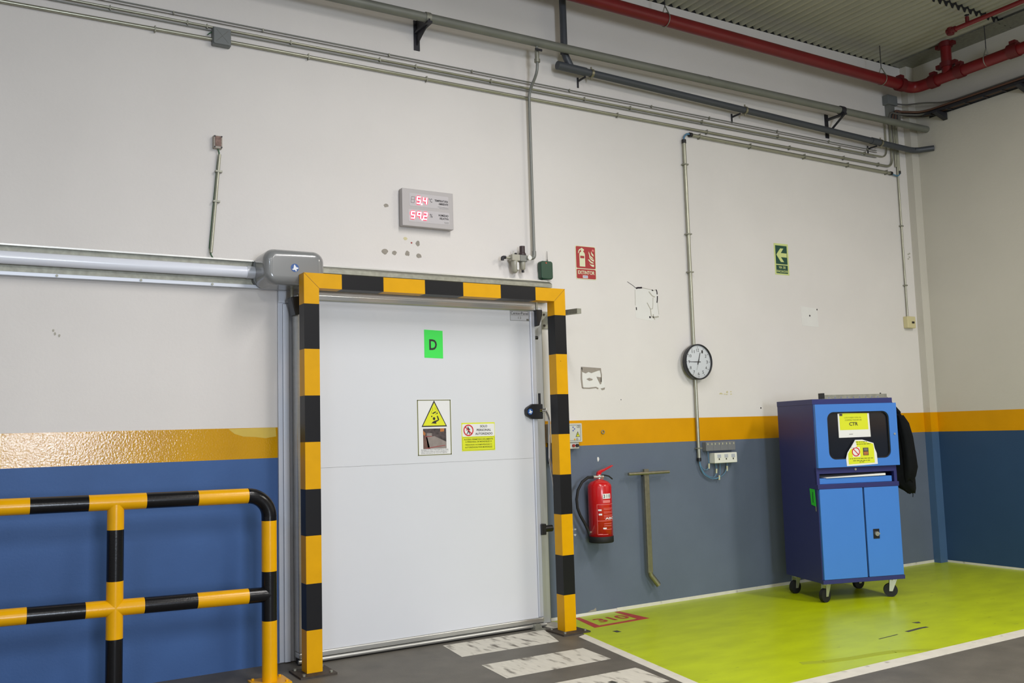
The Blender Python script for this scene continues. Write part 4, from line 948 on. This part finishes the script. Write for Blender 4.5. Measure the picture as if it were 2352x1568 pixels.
obj('walker_pictogram', x, 'ink', t)
x = MB(); wtext(x, 'SOLO', 3.468, 3.530, 1.545, 1.562, PYD-.001, True); wtext(x, 'PERSONAL', 3.438, 3.562, 1.517, 1.534, PYD-.001, True); wtext(x, 'AUTORIZADO', 3.425, 3.575, 1.489, 1.506, PYD-.001, True)
obj('lettering', x, 'ink', t)
x = MB()
for s, z, a, b in (('ACCESO PERMITIDO SOLAMENTE', 1.451, 3.327, 3.578), ('A PERSONAL DE MONDELEZ O', 1.433, 3.338, 3.566), ('PERSONAS ACOMPAÑADAS O', 1.412, 3.338, 3.566), ('AUTORIZADAS POR MONDELEZ', 1.392, 3.334, 3.570)): wtext(x, s, a, b, z, z+.011, PYD-.001, True)
obj('fine_lettering', x, 'ink_olive', t)
t = thing('maker_label', 'small silver maker label in the upper right door corner', 'label', (3.85, DY, 2.37))
obj('plate', MB().box(3.762, 3.935, PYD, DY, 2.372, 2.449), 'label_silver', t)
x = MB(); ya, yb = PYD-.0008, PYD
x.box(3.762, 3.935, ya, yb, 2.446, 2.449).box(3.762, 3.935, ya, yb, 2.372, 2.3745).box(3.762, 3.7645, ya, yb, 2.372, 2.449).box(3.9325, 3.935, ya, yb, 2.372, 2.449).box(3.762, 3.935, ya, yb, 2.415, 2.4165).box(3.912, 3.932, ya, yb, 2.375, 2.39)
obj('frame_line', x, 'ink_grey', t)
x = MB(); wtext(x, 'CenterPanel', 3.768, 3.93, 2.421, 2.443, ya); obj('lettering', x, 'ink', t)
x = MB(); wtext(x, '13', 3.836, 3.862, 2.386, 2.406, ya); obj('small_lettering', x, 'ink_grey', t)

# ================================================================== blue computer cabinet on castors
CB = thing('computer_cabinet', 'blue steel computer cabinet on castors with dark window', 'cabinet', (6.323, -.842, 0), -.3037)
Wc, Dc = .774, .589
def cab(name, mb, m, parent=None, **kw): return obj(name, mb, m, parent or CB, local=True, **kw)
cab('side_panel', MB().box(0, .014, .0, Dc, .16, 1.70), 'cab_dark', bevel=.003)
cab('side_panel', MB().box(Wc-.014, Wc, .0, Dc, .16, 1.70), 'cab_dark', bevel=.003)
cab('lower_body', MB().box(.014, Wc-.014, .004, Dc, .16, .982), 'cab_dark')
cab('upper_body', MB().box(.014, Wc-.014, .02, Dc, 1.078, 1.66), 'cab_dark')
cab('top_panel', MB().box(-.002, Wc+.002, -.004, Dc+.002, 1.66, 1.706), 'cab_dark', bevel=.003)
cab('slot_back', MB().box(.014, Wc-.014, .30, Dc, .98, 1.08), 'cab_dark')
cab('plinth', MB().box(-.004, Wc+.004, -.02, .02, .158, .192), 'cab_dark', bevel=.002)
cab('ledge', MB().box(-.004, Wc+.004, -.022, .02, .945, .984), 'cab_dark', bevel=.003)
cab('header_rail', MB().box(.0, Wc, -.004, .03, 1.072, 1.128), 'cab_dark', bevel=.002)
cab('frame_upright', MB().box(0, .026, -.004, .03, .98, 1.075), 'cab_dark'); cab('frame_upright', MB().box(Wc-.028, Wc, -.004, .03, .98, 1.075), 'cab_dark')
d = cab('cupboard_door', MB().box(.008, .418, -.022, .002, .194, .944), 'cab_blue', bevel=.003)
d = cab('cupboard_door', MB().box(.434, .768, -.022, .002, .194, .944), 'cab_blue', bevel=.003)
lk = cab('lock_plate', MB().box(.493, .553, -.026, -.022, .51, .592), 'black_plastic', d, bevel=.002)
obj('lock_knob', MB().cyl((.522, -.026, .552), (.522, -.042, .552), .019, n=18).box(.52, .545, -.046, -.038, .548, .558), 'zinc', d, local=True)
cab('door_gap', MB().box(.418, .434, -.004, .004, .194, .944), 'dark_gap')
def ring_prism(x0, x1, z0, z1, a0, a1, b0, b1, r, y0, y1):
    inner = rr(a0, a1, b0, b1, r); k = len(inner)//4; cor = [(x1, z1), (x0, z1), (x0, z0), (x1, z0)]
    outer = [cor[i//k] for i in range(len(inner))]; n = len(inner)
    v = [(p[0], y0, p[1]) for p in inner]+[(p[0], y0, p[1]) for p in outer]+[(p[0], y1, p[1]) for p in inner]+[(p[0], y1, p[1]) for p in outer]
    fs = []
    for i in range(n):
        j = (i+1) % n
        if outer[i] == outer[j]: fs += [(i, j, n+i), (2*n+i, 3*n+i, 2*n+j)]
        else: fs += [(i, j, n+j, n+i), (2*n+i, 3*n+i, 3*n+j, 2*n+j), (n+i, n+j, 3*n+j, 3*n+i)]
        fs += [(i, 2*n+i, 2*n+j, j)]
    return MB().add(v, fs)
wd = cab('window_door', ring_prism(.004, .79, 1.124, 1.66, .113, .712, 1.190, 1.592, .062, -.034, -.004), 'cab_blue')
cab('gasket', ring_prism(.10, .725, 1.178, 1.604, .122, .703, 1.199, 1.583, .056, -.026, -.008), 'rubber', wd)
cab('window_pane', MB().box(.105, .72, -.012, -.006, 1.182, 1.60), 'screen_dark', wd)
cab('window_lock', MB().cyl((.756, -.034, 1.392), (.756, -.04, 1.392), .009, n=14), 'zinc', wd)
cab('drawer_lock', MB().cyl((.372, -.004, 1.101), (.372, -.010, 1.101), .010, n=14), 'zinc')
cab('keyboard_drawer', MB().box(.026, Wc-.05, -.002, .28, .985, 1.034), 'cab_blue', bevel=.003)
for i, (u, v, a) in enumerate(((.065, .055, .35), (Wc-.065, .055, -.5), (.065, .53, .3), (Wc-.07, .53, .2))):
    c = cab('castor', MB().cyl((u, v, .142), (u, v, .16), .03, n=14).box(u-.04, u+.04, v-.035, v+.035, .153, .161), 'zinc')
    dx, dy = math.cos(a), math.sin(a); ox, oy = -dx*.025, -dy*.025
    nx, ny = -dy, dx
    w = MB().cyl((u+ox-nx*.016, v+oy-ny*.016, .058), (u+ox+nx*.016, v+oy+ny*.016, .058), .057, n=24); obj('wheel', w, 'rubber', c, local=True, bevel=.006)
    f = MB()
    for s in (-1, 1):
        bx, by = u+nx*.024*s, v+ny*.024*s
        f.add([(bx-dx*.03-nx*.002, by-dy*.03-ny*.002, .15), (bx+dx*.03-nx*.002, by+dy*.03-ny*.002, .15), (bx+ox+dx*.014-nx*.002, by+oy+dy*.014-ny*.002, .05), (bx+ox-dx*.014-nx*.002, by+oy-dy*.014-ny*.002, .05),
               (bx-dx*.03+nx*.002, by-dy*.03+ny*.002, .15), (bx+dx*.03+nx*.002, by+dy*.03+ny*.002, .15), (bx+ox+dx*.014+nx*.002, by+oy+dy*.014+ny*.002, .05), (bx+ox-dx*.014+nx*.002, by+oy-dy*.014+ny*.002, .05)],
              [(0, 1, 2, 3), (4, 7, 6, 5), (0, 4, 5, 1), (1, 5, 6, 2), (2, 6, 7, 3), (3, 7, 4, 0)])
    obj('fork', f, 'zinc', c, local=True)
cab('coat_hook', MB().tube([(Wc, .10, 1.62), (Wc+.03, .10, 1.62), (Wc+.035, .10, 1.65)], .005, n=8), 'black_steel')

def onCab(u, v, z): 
    c, s = math.cos(-.3037), math.sin(-.3037); return (6.323+u*c-v*s, -.842+u*s+v*c, z)
def cthing(name, label, cat, u, v, z): return thing(name, label, cat, onCab(u, v, z), -.3037)
def cpart(name, mb, m, par, u, v, z, **kw):
    mb.v = [(p[0]-u, p[1]-v, p[2]-z) for p in mb.v]; return obj(name, mb, m, par, local=True, **kw)
# loose sheet in the slot
t = cthing('paper_stack', 'white papers lying in the open slot of the blue cabinet', 'papers', .38, .06, 1.035)
cpart('sheet', MB().add([(.085, -.012, 1.035), (.66, -.008, 1.04), (.68, .20, 1.046), (.075, .20, 1.044), (.085, -.012, 1.04), (.66, -.008, 1.058), (.68, .20, 1.062), (.075, .20, 1.05)],
      [(0, 3, 2, 1), (4, 5, 6, 7), (0, 1, 5, 4), (1, 2, 6, 5), (2, 3, 7, 6), (3, 0, 4, 7)]), 'paper_white', t, .38, .06, 1.035)
# steel bar on top
t = cthing('steel_strip', 'grey perforated steel strip lying on top of the blue cabinet', 'steel strip', .44, .06, 1.706)
cpart('strip', MB().box(.135, .765, .05, .075, 1.712, 1.742), 'galv', t, .44, .06, 1.706)
cpart('strip_foot', MB().box(.12, .765, .035, .09, 1.706, 1.713), 'galv', t, .44, .06, 1.706)
cpart('end_block', MB().box(.118, .142, .03, .09, 1.71, 1.757), 'black_plastic', t, .44, .06, 1.706)
cpart('end_pin', MB().cyl((.71, .06, 1.742), (.71, .06, 1.752), .006), 'black_plastic', t, .44, .06, 1.706)
for i in range(9): cpart('slot_hole', MB().box(.19+i*.06, .20+i*.06, .0485, .05, 1.714, 1.719), 'blue_dots', t, .44, .06, 1.706)
# upper notice
PV = -.0135
t = cthing('strapping_notice', 'yellow and white sheet reading CTR taped inside the cabinet window', 'notice', .38, PV, 1.37)
def n1(name, mb, m): return cpart(name, mb, m, t, .38, PV, 1.37)
n1('sheet', MB().prism([(.228, 1.578), (.30, 1.582), (.532, 1.576), (.536, 1.373), (.228, 1.372)], PV-.001, PV), 'paper_white')
n1('yellow_field', MB().prism([(.243, 1.577), (.30, 1.581), (.515, 1.577), (.518, 1.437), (.243, 1.437)], PV-.0018, PV-.001), 'paper_yellow')
n1('corner_logo', MB().box(.244, .272, PV-.0025, PV-.0018, 1.557, 1.577), 'photo_dark')
x = MB(); wtext(x, 'CTR', .334, .418, 1.472, 1.502, PV-.0025, True); n1('lettering', x, 'ink')
x = MB(); wtext(x, 'LOS FLEJES VAN AL', .29, .455, 1.534, 1.547, PV-.0025); wtext(x, 'COMPACTADOR DE', .294, .455, 1.514, 1.527, PV-.0025); n1('small_lettering', x, 'ink_olive')
n1('footer_print', MB().box(.328, .365, PV-.0018, PV-.001, 1.398, 1.402), 'ink_grey')
# lower curled notice
QV = -.0355
t = cthing('prohibition_notice', 'curled yellow sheet with red prohibition ring stuck across the window frame', 'notice', .42, QV, 1.13)
def n2(name, mb, m): return cpart(name, mb, m, t, .42, QV, 1.13)
n2('sheet', MB().prism([(.366, 1.351), (.436, 1.351), (.543, 1.319), (.552, 1.274), (.568, 1.232), (.573, 1.140), (.42, 1.134), (.274, 1.131), (.270, 1.197), (.286, 1.245), (.319, 1.287)], QV-.001, QV), 'paper_white')
n2('yellow_field', MB().prism([(.368, 1.341), (.44, 1.34), (.538, 1.313), (.543, 1.27), (.544, 1.152), (.292, 1.145), (.291, 1.235), (.318, 1.272), (.358, 1.285), (.372, 1.30)], QV-.0018, QV-.001), 'paper_yellow')
n2('folded_corner', MB().prism([(.366, 1.351), (.319, 1.287), (.36, 1.284), (.376, 1.296)], QV-.006, QV-.0018), 'paper_white')
n2('ring_field', MB().prism([(.335, 1.285), (.405, 1.29), (.408, 1.206), (.335, 1.206)], QV-.0024, QV-.0018), 'paper_white')
x = MB(); annulus(x, .367, 1.249, .030, .039, QV-.003, QV-.0024); stroke(x, [(.343, 1.274), (.391, 1.224)], .008, QV-.003); x.v = [(p[0], min(p[1], QV-.0024), p[2]) for p in x.v]; n2('prohibition_ring', x, 'sign_redring')
n2('icon', MB().box(.436, .489, QV-.0024, QV-.0018, 1.217, 1.282), 'photo_dark'); n2('icon_fill', MB().box(.442, .484, QV-.003, QV-.0024, 1.221, 1.248), 'photo_orange'); n2('icon_top', MB().box(.445, .481, QV-.003, QV-.0024, 1.256, 1.277), 'ink_grey')
x = MB()
for z, a, b in ((1.192, .303, .528), (1.174, .335, .498), (1.162, .395, .44), (1.332, .372, .478), (1.314, .378, .515)):
    q = a
    while q < b: w = random.uniform(.008, .03); x.box(q, min(q+w, b), QV-.0024, QV-.0018, z-.003, z+.003); q += w+.006
n2('fine_print', x, 'ink_olive')
# lime tag on the side
t = cthing('hanging_tag', 'bright green tag hanging on the cabinet side', 'tag', -.004, .07, .80)
cpart('tag_sheet', MB().prism([(.035, .942), (.11, .948), (.095, .812), (.025, .80)], -.006, -.003, plane='yz'), 'lime_tag', t, -.004, .07, .80)
cpart('tag_print', MB().box(-.0068, -.006, .06, .07, .83, .92), 'green_box', t, -.004, .07, .80)
cpart('tag_tail', MB().box(-.006, -.003, .022, .034, .76, .80), 'ink_grey', t, -.004, .07, .80)
# jacket
def loft(secs, n=28, folds=5, amp=.10, ph=0):
    mb = MB(); vs = []
    for k, (z, u, v, a, b) in enumerate(secs):
        for i in range(n):
            th = 2*PI*i/n; f = 1+amp*math.sin(folds*th+ph+k*.35)+.5*amp*math.sin((folds+4)*th-k*.6+ph)
            vs.append((u+a*f*math.cos(th), v+b*f*math.sin(th), z+.012*math.sin(3*th+ph)*(k == len(secs)-1)))
    fs = [(k*n+i, k*n+(i+1) % n, (k+1)*n+(i+1) % n, (k+1)*n+i) for k in range(len(secs)-1) for i in range(n)]
    mb.add(vs, fs, 0, True); m = len(secs)
    mb.add(vs, [tuple(range(n)), tuple(range(m*n-1, (m-1)*n-1, -1))], 0, True); return mb
JU, JV, JZ = .90, .14, .87
t = cthing('hanging_jacket', 'black work jacket hanging on the side of the blue cabinet', 'jacket', JU, JV, JZ)
cpart('jacket_body', loft([(1.655, .808, .09, .012, .02), (1.64, .815, .09, .028, .04), (1.59, .832, .10, .045, .07), (1.53, .862, .115, .072, .10), (1.45, .878, .13, .088, .13), (1.35, .89, .14, .10, .145), (1.22, .90, .14, .108, .15), (1.10, .905, .13, .115, .145), (1.02, .90, .12, .11, .13), (.96, .91, .10, .092, .105), (.91, .935, .08, .06, .07), (.875, .955, .07, .03, .04)], folds=5, amp=.07), 'jacket_black', t, JU, JV, JZ)
cpart('sleeve', loft([(1.55, .86, .02, .035, .03), (1.48, .875, .0, .05, .045), (1.36, .89, -.01, .055, .05), (1.22, .90, -.012, .055, .052), (1.10, .905, -.01, .06, .055), (1.02, .90, .0, .05, .045), (.98, .90, .01, .035, .03)], folds=3, amp=.08, ph=1), 'jacket_black', t, JU, JV, JZ)
cpart('collar', loft([(1.67, .805, .075, .015, .03), (1.63, .825, .08, .03, .05), (1.58, .85, .075, .042, .06), (1.55, .865, .07, .025, .04)], folds=4, amp=.1, ph=2), 'jacket_black', t, JU, JV, JZ)
cpart('orange_loop', MB().tube([(.80, .03, 1.63), (.815, .02, 1.61), (.825, .02, 1.60)], .006, n=6), 'orange_tag', t, JU, JV, JZ)
cpart('orange_pull', MB().prism(blob(1.01, 1.243, .012, .008, 8), .10, .106), 'orange_tag', t, JU, JV, JZ)
cpart('drawstring', MB().tube([(.965, .06, .885), (.968, .06, .86), (.965, .06, .835)], .003, n=6), 'jacket_black', t, JU, JV, JZ)
